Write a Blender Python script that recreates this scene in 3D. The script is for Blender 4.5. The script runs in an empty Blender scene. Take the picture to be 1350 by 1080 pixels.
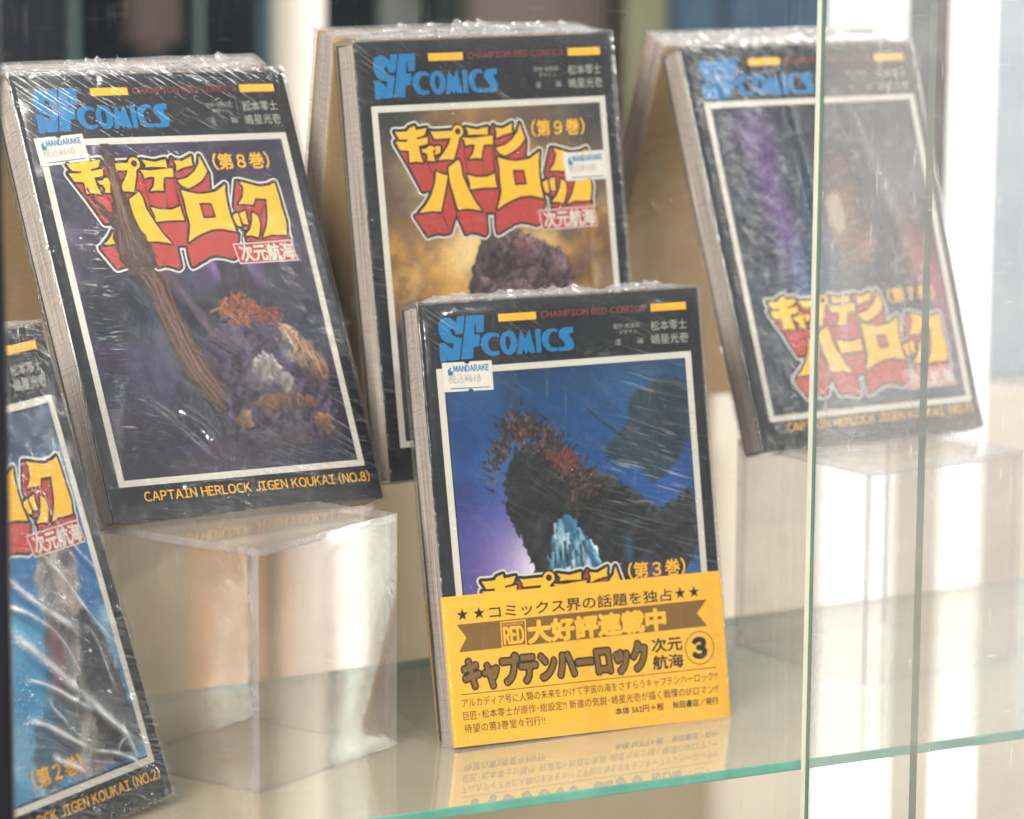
import bpy, math, random
import numpy as np
from mathutils import Vector, Matrix
from mathutils.geometry import delaunay_2d_cdt

random.seed(7); rng = np.random.default_rng(7)
S = bpy.context.scene
COL = S.collection
R = math.radians

# ------------------------------------------------------------------ camera
cam_d = bpy.data.cameras.new("camera"); cam = bpy.data.objects.new("camera", cam_d); COL.objects.link(cam)
cam_d.sensor_width = 36.0
cam_d.lens = 36.0 * 4358.64 / 1350
cam_d.clip_start = 0.02; cam_d.clip_end = 60
cam.location = (0, 0, 0.35008)
PITCH, ROLL = 0.165080, 0.006546
cam.rotation_euler = (Matrix.Rotation(-PITCH, 3, 'X') @ Matrix.Rotation(R(90), 3, 'X') @ Matrix.Rotation(ROLL, 3, 'Z')).to_euler()
cam_d.dof.use_dof = True
cam_d.dof.focus_distance = 1.285
cam_d.dof.aperture_fstop = 9.2
S.camera = cam

# ------------------------------------------------------------------ world, lamps, exposure
W = bpy.data.worlds.new("World"); S.world = W; W.use_nodes = True
bgn = W.node_tree.nodes["Background"]
bgn.inputs[0].default_value = (0.80, 0.88, 1.0, 1); bgn.inputs[1].default_value = 0.11

def area(name, loc, target, sx, sy, power, col):
    d = bpy.data.lights.new(name, 'AREA'); d.shape = 'RECTANGLE'; d.size = sx; d.size_y = sy
    d.energy = power; d.color = col
    o = bpy.data.objects.new(name, d); COL.objects.link(o); o.location = loc
    o.rotation_euler = (Vector(target) - Vector(loc)).to_track_quat('-Z', 'Y').to_euler()
    return o
area("shop_window_light", (-0.75, -0.25, 1.0), (0, 1.3, 0.1), 1.0, 0.8, 66, (1.0, 0.94, 0.87))
area("tall_window_light", (1.55, 1.79, 0.25), (0.0, 1.3, 0.1), 0.06, 1.6, 24, (1.0, 0.95, 0.90))
area("glare_strip_light", (1.28, 1.08, 0.78), (0.15, 1.45, 0.2), 0.022, 0.50, 0.5, (1.0, 0.95, 0.90))  # unseen narrow strip added to lay a glare streak on the film
area("high_glint_lamp", (0.95, 0.42, 1.75), (0.0, 1.3, 0.1), 0.05, 0.05, 11, (1.0, 0.92, 0.84))  # this and the next two: small unseen lamps added for film glints
area("high_glint_lamp", (0.35, 0.30, 1.55), (0.0, 1.3, 0.1), 0.06, 0.06, 6, (0.95, 0.97, 1.0))
area("high_glint_lamp", (1.25, 0.82, 1.42), (0.0, 1.3, 0.1), 0.045, 0.045, 6, (1.0, 0.93, 0.88))
area("low_glint_lamp", (1.08, 0.25, 0.70), (0.03, 1.3, 0.1), 0.035, 0.035, 3.0, (1.0, 0.95, 0.9))  # unseen lamp added to spark glints on the banded volume's film
area("back_fill_light", (0.9, 2.6, 0.9), (0.1, 1.35, 0.0), 0.5, 0.9, 34, (1.0, 0.96, 0.92))  # unseen fill lamp added at the back right, not a window
S.view_settings.view_transform = 'Standard'; S.view_settings.look = 'None'
S.view_settings.exposure = 0.16; S.view_settings.gamma = 1
S.render.engine = 'CYCLES'
cy = S.cycles
cy.max_bounces = 18; cy.transparent_max_bounces = 48; cy.glossy_bounces = 6; cy.diffuse_bounces = 4; cy.transmission_bounces = 10
cy.caustics_reflective = False; cy.caustics_refractive = False
cy.sample_clamp_indirect = 6.0
cy.use_denoising = True
try: cy.denoiser = 'OPENIMAGEDENOISE'; cy.denoising_prefilter = 'ACCURATE'
except Exception: pass
cy.use_adaptive_sampling = False

# ------------------------------------------------------------------ helpers
def lin(c):
    c = np.asarray(c, float) / 255.0
    return np.where(c <= 0.04045, c / 12.92, ((c + 0.055) / 1.055) ** 2.4)

def tag(o, label=None, cat=None, group=None, kind=None):
    if label: o['label'] = label
    if cat: o['category'] = cat
    if group: o['group'] = group
    if kind: o['kind'] = kind
    return o

def mesh_obj(name, V, F, mats, parent=None, fm=None, smooth=False):
    me = bpy.data.meshes.new(name)
    me.from_pydata([tuple(map(float, v)) for v in V], [], [tuple(int(i) for i in f) for f in F])
    if not isinstance(mats, (list, tuple)): mats = [mats]
    for m in mats: me.materials.append(m)
    if fm is not None: me.polygons.foreach_set('material_index', fm)
    if smooth: me.polygons.foreach_set('use_smooth', [True] * len(me.polygons))
    me.update()
    o = bpy.data.objects.new(name, me); COL.objects.link(o)
    if parent: o.parent = parent
    return o

def empty(name, M):
    o = bpy.data.objects.new(name, None); COL.objects.link(o); o.empty_display_size = 0.02
    o.matrix_world = M
    return o

def rows(*a):
    return Matrix(a)

# ---- materials
MATS = {}
def nodes_mat(name):
    m = bpy.data.materials.new(name); m.use_nodes = True
    nt = m.node_tree
    for n in list(nt.nodes): nt.nodes.remove(n)
    out = nt.nodes.new('ShaderNodeOutputMaterial')
    return m, nt, out

def N(nt, t, **kw):
    n = nt.nodes.new(t)
    for k, v in kw.items():
        if k.startswith('i_'):
            key = k[2:]; n.inputs[int(key) if key.isdigit() else key].default_value = v
        else: setattr(n, k, v)
    return n
def L(nt, a, b): nt.links.new(a, b)

def math_n(nt, op, a, b=None, clamp=False):
    n = nt.nodes.new('ShaderNodeMath'); n.operation = op; n.use_clamp = clamp
    for i, x in enumerate((a, b)):
        if x is None: continue
        if isinstance(x, (int, float)): n.inputs[i].default_value = x
        else: nt.links.new(x, n.inputs[i])
    return n.outputs[0]

def paint(name, rgb, rough=0.45, spec=0.4, grain=0.08, scale=900, metal=0.0, coat=0.0, var=None, vs=20):
    """printed ink, paper, plastic or paint: base colour with fine grain and slow variation"""
    if name in MATS: return MATS[name]
    m, nt, out = nodes_mat(name)
    p = N(nt, 'ShaderNodeBsdfPrincipled')
    p.inputs['Roughness'].default_value = rough; p.inputs['Specular IOR Level'].default_value = spec
    p.inputs['Metallic'].default_value = metal; p.inputs['Coat Weight'].default_value = coat
    tc = N(nt, 'ShaderNodeTexCoord')
    n1 = N(nt, 'ShaderNodeTexNoise'); n1.inputs['Scale'].default_value = scale; n1.inputs['Detail'].default_value = 3
    n2 = N(nt, 'ShaderNodeTexNoise'); n2.inputs['Scale'].default_value = vs; n2.inputs['Detail'].default_value = 4
    L(nt, tc.outputs['Object'], n1.inputs['Vector']); L(nt, tc.outputs['Object'], n2.inputs['Vector'])
    c = lin(rgb)
    a = math_n(nt, 'MULTIPLY_ADD', n1.outputs[0], grain * 2); nt.nodes[-1].inputs[2].default_value = 1 - grain
    v = math_n(nt, 'MULTIPLY_ADD', n2.outputs[0], (var if var is not None else grain) * 2); nt.nodes[-1].inputs[2].default_value = 1 - (var if var is not None else grain)
    k = math_n(nt, 'MULTIPLY', a, v)
    mx = N(nt, 'ShaderNodeVectorMath', operation='SCALE'); mx.inputs[0].default_value = tuple(c)
    L(nt, k, mx.inputs['Scale']); L(nt, mx.outputs[0], p.inputs['Base Color'])
    bp = N(nt, 'ShaderNodeBump'); bp.inputs['Strength'].default_value = 0.12; bp.inputs['Distance'].default_value = 0.0002
    L(nt, n1.outputs[0], bp.inputs['Height']); L(nt, bp.outputs[0], p.inputs['Normal'])
    L(nt, p.outputs[0], out.inputs[0])
    MATS[name] = m; return m

def schlick(nt, normal_out, f0, fmax=1.0):
    g = N(nt, 'ShaderNodeNewGeometry')
    d = N(nt, 'ShaderNodeVectorMath', operation='DOT_PRODUCT')
    L(nt, g.outputs['Incoming'], d.inputs[0])
    L(nt, normal_out if normal_out else g.outputs['Normal'], d.inputs[1])
    a = math_n(nt, 'ABSOLUTE', d.outputs['Value'])
    b = math_n(nt, 'SUBTRACT', 1.0, a, True)
    c = math_n(nt, 'POWER', b, 5.0)
    e = math_n(nt, 'MULTIPLY_ADD', c, fmax - f0); nt.nodes[-1].inputs[2].default_value = f0
    return e

def clear_mat(name, tint=(1, 1, 1), f0=0.04, rough=0.02, dust=0.03, dustcol=(200, 195, 185), scratch=0.0, fmax=1.0, wob=0.0, scl=30, gloss=(1, 1, 1), dvar=1.0):
    """clear sheet: straight-through transmission, Fresnel mirror and a film of dust and haze with fine scratches"""
    m, nt, out = nodes_mat(name)
    tc = N(nt, 'ShaderNodeTexCoord')
    nz = N(nt, 'ShaderNodeTexNoise'); nz.inputs['Scale'].default_value = scl; nz.inputs['Detail'].default_value = 6; nz.inputs['Roughness'].default_value = .7
    L(nt, tc.outputs['Object'], nz.inputs['Vector'])
    bp = N(nt, 'ShaderNodeBump'); bp.inputs['Strength'].default_value = 1.0; bp.inputs['Distance'].default_value = wob
    nw = N(nt, 'ShaderNodeTexNoise'); nw.inputs['Scale'].default_value = 14; nw.inputs['Detail'].default_value = 2
    L(nt, tc.outputs['Object'], nw.inputs['Vector']); L(nt, nw.outputs[0], bp.inputs['Height'])
    tr = N(nt, 'ShaderNodeBsdfTransparent'); tr.inputs[0].default_value = (*tint, 1)
    gl = N(nt, 'ShaderNodeBsdfGlossy'); gl.inputs['Roughness'].default_value = rough; gl.inputs[0].default_value = (*gloss, 1)
    L(nt, bp.outputs[0], gl.inputs['Normal'])
    df = N(nt, 'ShaderNodeBsdfDiffuse'); df.inputs[0].default_value = (*lin(dustcol), 1)
    f = math_n(nt, 'MULTIPLY_ADD', nz.outputs[0], dust * 2 * dvar); nt.nodes[-1].inputs[2].default_value = dust * (1 - dvar)
    if scratch > 0:
        for k, (rz, sc) in enumerate((((0.3, 0.5, 0.4), (60, 900, 60)), ((1.2, .2, 1.1), (900, 70, 50)), ((.1, 1.0, 2.2), (80, 60, 1100)))):
            mp = N(nt, 'ShaderNodeMapping'); mp.inputs['Rotation'].default_value = rz; mp.inputs['Scale'].default_value = sc
            L(nt, tc.outputs['Object'], mp.inputs[0])
            n3 = N(nt, 'ShaderNodeTexNoise'); n3.inputs['Scale'].default_value = 1.0; n3.inputs['Detail'].default_value = 1
            L(nt, mp.outputs[0], n3.inputs['Vector'])
            r = N(nt, 'ShaderNodeMapRange'); r.inputs[1].default_value = .70; r.inputs[2].default_value = .80; r.inputs[3].default_value = 0; r.inputs[4].default_value = scratch
            L(nt, n3.outputs[0], r.inputs[0]); f = math_n(nt, 'ADD', f, r.outputs[0], True)
    mx1 = N(nt, 'ShaderNodeMixShader'); L(nt, f, mx1.inputs[0]); L(nt, tr.outputs[0], mx1.inputs[1]); L(nt, df.outputs[0], mx1.inputs[2])
    mx2 = N(nt, 'ShaderNodeMixShader'); L(nt, schlick(nt, bp.outputs[0], f0, fmax), mx2.inputs[0])
    L(nt, mx1.outputs[0], mx2.inputs[1]); L(nt, gl.outputs[0], mx2.inputs[2]); L(nt, mx2.outputs[0], out.inputs[0])
    MATS[name] = m; return m

def film_mat():
    """shrink film: clear, glossy, wrinkled by three families of ridges weighted by the 'wrinkle' attribute"""
    m, nt, out = nodes_mat('shrink_film')
    tc = N(nt, 'ShaderNodeTexCoord'); at = N(nt, 'ShaderNodeAttribute', attribute_name='wrinkle')
    sp = N(nt, 'ShaderNodeSeparateColor'); L(nt, at.outputs['Color'], sp.inputs[0])
    H = None; CR = None
    #     rotation about y, scale x y z per metre, crease threshold
    fam = [(0.10, (110, 60, 780), .53), (0.62, (44, 60, 1050), .55), (0.30, (50, 60, 980), .53)]
    for i, (ry, sc, th) in enumerate(fam):
        mp = N(nt, 'ShaderNodeMapping', vector_type='TEXTURE'); mp.inputs['Rotation'].default_value = (0, ry, 0)
        mp2 = N(nt, 'ShaderNodeMapping'); mp2.inputs['Scale'].default_value = sc
        L(nt, tc.outputs['Object'], mp.inputs[0]); L(nt, mp.outputs[0], mp2.inputs[0])
        n = N(nt, 'ShaderNodeTexNoise'); n.inputs['Scale'].default_value = 1; n.inputs['Detail'].default_value = 2.0; n.inputs['Distortion'].default_value = 0.8
        L(nt, mp2.outputs[0], n.inputs['Vector'])
        r = N(nt, 'ShaderNodeMapRange'); r.interpolation_type = 'SMOOTHSTEP'; r.inputs[1].default_value = th; r.inputs[2].default_value = th + .13
        L(nt, n.outputs[0], r.inputs[0])
        a = math_n(nt, 'MULTIPLY', r.outputs[0], sp.outputs[i])
        c_ = math_n(nt, 'MULTIPLY', math_n(nt, 'POWER', r.outputs[0], 3.0), sp.outputs[i])
        H = a if H is None else math_n(nt, 'ADD', H, a)
        CR = c_ if CR is None else math_n(nt, 'MAXIMUM', CR, c_)
    n = N(nt, 'ShaderNodeTexNoise'); n.inputs['Scale'].default_value = 60; n.inputs['Detail'].default_value = 2
    L(nt, tc.outputs['Object'], n.inputs['Vector'])
    H = math_n(nt, 'ADD', H, math_n(nt, 'MULTIPLY', n.outputs[0], 0.45))
    bp = N(nt, 'ShaderNodeBump'); bp.inputs['Strength'].default_value = 1.0; bp.inputs['Distance'].default_value = 0.0005
    L(nt, H, bp.inputs['Height'])
    ln_ = N(nt, 'ShaderNodeTexNoise'); ln_.inputs['Scale'].default_value = 26; ln_.inputs['Detail'].default_value = 1; L(nt, tc.outputs['Object'], ln_.inputs['Vector'])
    lr = N(nt, 'ShaderNodeMapRange'); lr.inputs[1].default_value = .42; lr.inputs[2].default_value = .62; lr.inputs[3].default_value = .3; lr.inputs[4].default_value = 1.4; L(nt, ln_.outputs[0], lr.inputs[0])
    CR = math_n(nt, 'MULTIPLY', CR, lr.outputs[0]); H = math_n(nt, 'MULTIPLY', H, lr.outputs[0])
    HAZE = math_n(nt, 'ADD', at.outputs['Alpha'], math_n(nt, 'MULTIPLY', CR, 0.15), True)  # whitish crease streaks put in as diffuse haze, standing for glints
    tr = N(nt, 'ShaderNodeBsdfTransparent'); tr.inputs[0].default_value = (.975, .98, .985, 1)
    gl = N(nt, 'ShaderNodeBsdfGlossy'); gl.inputs['Roughness'].default_value = 0.10
    L(nt, bp.outputs[0], gl.inputs['Normal'])
    mx = N(nt, 'ShaderNodeMixShader'); L(nt, schlick(nt, bp.outputs[0], 0.075, .8), mx.inputs[0])
    df = N(nt, 'ShaderNodeBsdfDiffuse'); df.inputs[0].default_value = (.75, .76, .78, 1)
    mx0 = N(nt, 'ShaderNodeMixShader'); L(nt, HAZE, mx0.inputs[0])
    L(nt, tr.outputs[0], mx0.inputs[1]); L(nt, df.outputs[0], mx0.inputs[2])
    L(nt, mx0.outputs[0], mx.inputs[1]); L(nt, gl.outputs[0], mx.inputs[2]); L(nt, mx.outputs[0], out.inputs[0])
    MATS['film'] = m; return m

def emit(name, rgb, s):
    m, nt, out = nodes_mat(name)
    e = N(nt, 'ShaderNodeEmission'); e.inputs[0].default_value = (*lin(rgb), 1); e.inputs[1].default_value = s
    L(nt, e.outputs[0], out.inputs[0]); MATS[name] = m; return m

def page_mat():
    m, nt, out = nodes_mat('page_edges')
    p = N(nt, 'ShaderNodeBsdfPrincipled'); p.inputs['Roughness'].default_value = .8; p.inputs['Specular IOR Level'].default_value = .2
    tc = N(nt, 'ShaderNodeTexCoord')
    mp = N(nt, 'ShaderNodeMapping'); mp.inputs['Scale'].default_value = (40, 2600, 14); L(nt, tc.outputs['Object'], mp.inputs[0])
    n = N(nt, 'ShaderNodeTexNoise'); n.inputs['Scale'].default_value = 1; n.inputs['Detail'].default_value = 4; L(nt, mp.outputs[0], n.inputs['Vector'])
    cr = N(nt, 'ShaderNodeValToRGB'); cr.color_ramp.elements[0].position = .3; cr.color_ramp.elements[0].color = (*lin((150, 130, 122)), 1)
    cr.color_ramp.elements[1].position = .68; cr.color_ramp.elements[1].color = (*lin((232, 216, 206)), 1)
    L(nt, n.outputs[0], cr.inputs[0]); L(nt, cr.outputs[0], p.inputs['Base Color'])
    b = N(nt, 'ShaderNodeBump'); b.inputs['Distance'].default_value = .0004; b.inputs['Strength'].default_value = .7; L(nt, n.outputs[0], b.inputs['Height']); L(nt, b.outputs[0], p.inputs['Normal'])
    L(nt, p.outputs[0], out.inputs[0]); return m

def art_mat():
    m, nt, out = nodes_mat('printed_artwork')
    p = N(nt, 'ShaderNodeBsdfPrincipled'); p.inputs['Roughness'].default_value = .4; p.inputs['Specular IOR Level'].default_value = .2
    a = N(nt, 'ShaderNodeAttribute', attribute_name='ink')
    tc = N(nt, 'ShaderNodeTexCoord'); n = N(nt, 'ShaderNodeTexNoise'); n.inputs['Scale'].default_value = 1400; n.inputs['Detail'].default_value = 2
    L(nt, tc.outputs['Object'], n.inputs['Vector'])
    k = math_n(nt, 'MULTIPLY_ADD', n.outputs[0], .3); nt.nodes[-1].inputs[2].default_value = .85
    v = N(nt, 'ShaderNodeVectorMath', operation='SCALE'); L(nt, a.outputs['Color'], v.inputs[0]); L(nt, k, v.inputs['Scale'])
    L(nt, v.outputs[0], p.inputs['Base Color']); L(nt, p.outputs[0], out.inputs[0]); return m

FILM = film_mat(); PAGE = page_mat(); ART = art_mat()
BLACK = paint('black_cover_stock', (20, 24, 31), .34, .22, .1)
WHITE = paint('white_ink', (214, 208, 196), .45, .3, .04)
YEL = paint('yellow_ink', (248, 186, 42), .45, .3, .04)
BAR = paint('amber_ink', (250, 184, 40), .45, .3, .04)
RED = paint('red_ink', (184, 58, 50), .45, .3, .06)
DREDL = paint('dull_red_ink', (150, 58, 54), .45, .3, .04)
BLUE = paint('blue_ink', (0, 116, 176), .45, .3, .05)
NAVY = paint('outline_ink', (22, 32, 44), .45, .3, .05)
SILV = paint('pale_grey_ink', (176, 172, 164), .45, .3, .05)
BANDY = paint('yellow_band_paper', (255, 188, 54), .42, .3, .05)
BROWN = paint('brown_band_ink', (128, 92, 36), .42, .3, .06)
BANDB = paint('black_band_ink', (22, 28, 30), .42, .3, .05)
STICK = paint('price_label_paper', (226, 218, 206), .6, .2, .04)
GREYT = paint('faint_stamp_ink', (158, 152, 146), .6, .2, .05)
TAN = paint('tan_back_cover', (206, 168, 122), .55, .3, .06, var=.12)

# ---- 2D shapes (mm on the cover) -> flat triangulated layers
def text2d(s, x0, y0, x1, h, off=0.0, shear=0.0):
    """outline text fitted between x0 and x1 on baseline y0; h = height of the tallest glyph in mm"""
    c = bpy.data.curves.new('t', 'FONT'); c.body = s; c.resolution_u = 3; c.offset = min(off, 0.0); c.shear = shear
    o = bpy.data.objects.new('t', c); COL.objects.link(o)
    dg = bpy.context.evaluated_depsgraph_get(); dg.update()
    me = bpy.data.meshes.new_from_object(o.evaluated_get(dg))
    n = len(me.vertices); co = np.empty(n * 3); me.vertices.foreach_get('co', co); co = co.reshape(-1, 3)[:, :2]
    F = [tuple(p.vertices) for p in me.polygons]
    bpy.data.objects.remove(o); bpy.data.curves.remove(c); bpy.data.meshes.remove(me)
    mn, mx = co.min(0), co.max(0)
    out = np.empty_like(co)
    out[:, 0] = x0 + (co[:, 0] - mn[0]) * (x1 - x0) / (mx[0] - mn[0])
    out[:, 1] = y0 + (co[:, 1] - mn[1]) * h / (mx[1] - mn[1])
    return out, F

_GL = {}
def glyph(ch):
    if ch not in _GL:
        c = bpy.data.curves.new('t', 'FONT'); c.body = chr(ord(ch) + 0xFEE0); c.resolution_u = 4
        o = bpy.data.objects.new('t', c); COL.objects.link(o)
        dg = bpy.context.evaluated_depsgraph_get(); dg.update()
        me = bpy.data.meshes.new_from_object(o.evaluated_get(dg))
        co = np.array([v.co[:2] for v in me.vertices]); _GL[ch] = (co, [tuple(p.vertices) for p in me.polygons])
        bpy.data.objects.remove(o); bpy.data.curves.remove(c); bpy.data.meshes.remove(me)
    return _GL[ch]
def latin(s, x0, y0, x1, h, gap=.11, space=.34):
    """grotesque capitals and figures set glyph by glyph, fitted between x0 and x1 on baseline y0"""
    V = []; F = []; x = 0.0
    for ch in s:
        if ch == ' ': x += space; continue
        co, ff = glyph(ch); mn = co[:, 0].min(); q = co.copy(); q[:, 0] += x - mn; b = sum(len(v) for v in V)
        V.append(q); F += [tuple(k + b for k in f) for f in ff]; x += co[:, 0].max() - mn + gap
    V = np.concatenate(V); ref = glyph('H')[0]; lo, hi = ref[:, 1].min(), ref[:, 1].max()
    V[:, 0] = x0 + V[:, 0] * (x1 - x0) / (x - gap); V[:, 1] = y0 + (V[:, 1] - lo) * h / (hi - lo)
    return V, F

def circ(cx, cy, r, n=14, a0=0):
    return [(cx + r * math.cos(a0 + 2 * math.pi * i / n), cy + r * math.sin(a0 + 2 * math.pi * i / n)) for i in range(n)]

def stroke(poly, r, closed=True, n=10):
    out = []
    m = len(poly)
    for i in range(m if closed else m - 1):
        a, b = np.array(poly[i], float), np.array(poly[(i + 1) % m], float)
        d = b - a; l = np.hypot(*d)
        if l < 1e-6: continue
        q = np.array([-d[1], d[0]]) / l * r
        out.append([a + q, a - q, b - q, b + q])
    for p in poly: out.append(circ(p[0], p[1], r, n))
    return out

def union(polys, holes=()):
    """triangulate the union of simple polygons, leaving holes out"""
    V, E, F = [], [], []
    for p in polys:
        p = [tuple(map(float, q)) for q in p]
        ar = sum(p[i][0] * p[(i + 1) % len(p)][1] - p[(i + 1) % len(p)][0] * p[i][1] for i in range(len(p)))
        if abs(ar) < 1e-9: continue
        if ar < 0: p = p[::-1]
        b = len(V); V += [Vector(q) for q in p]; F.append(list(range(b, b + len(p))))
    hs = []
    for h in holes:
        b = len(V); V += [Vector(map(float, q)) for q in h]
        E += [(b + i, b + (i + 1) % len(h)) for i in range(len(h))]; hs.append(np.array(h, float))
    v, e, f, _a, _b, of = delaunay_2d_cdt(V, E, F, 1, 1e-4)
    V2 = np.array([(q[0], q[1]) for q in v]); T = []
    for t, src in zip(f, of):
        if len(src) == 0: continue
        c = V2[list(t)].mean(0)
        if any(inside(c, h) for h in hs): continue
        T.append(tuple(t))
    return V2, T

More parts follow.
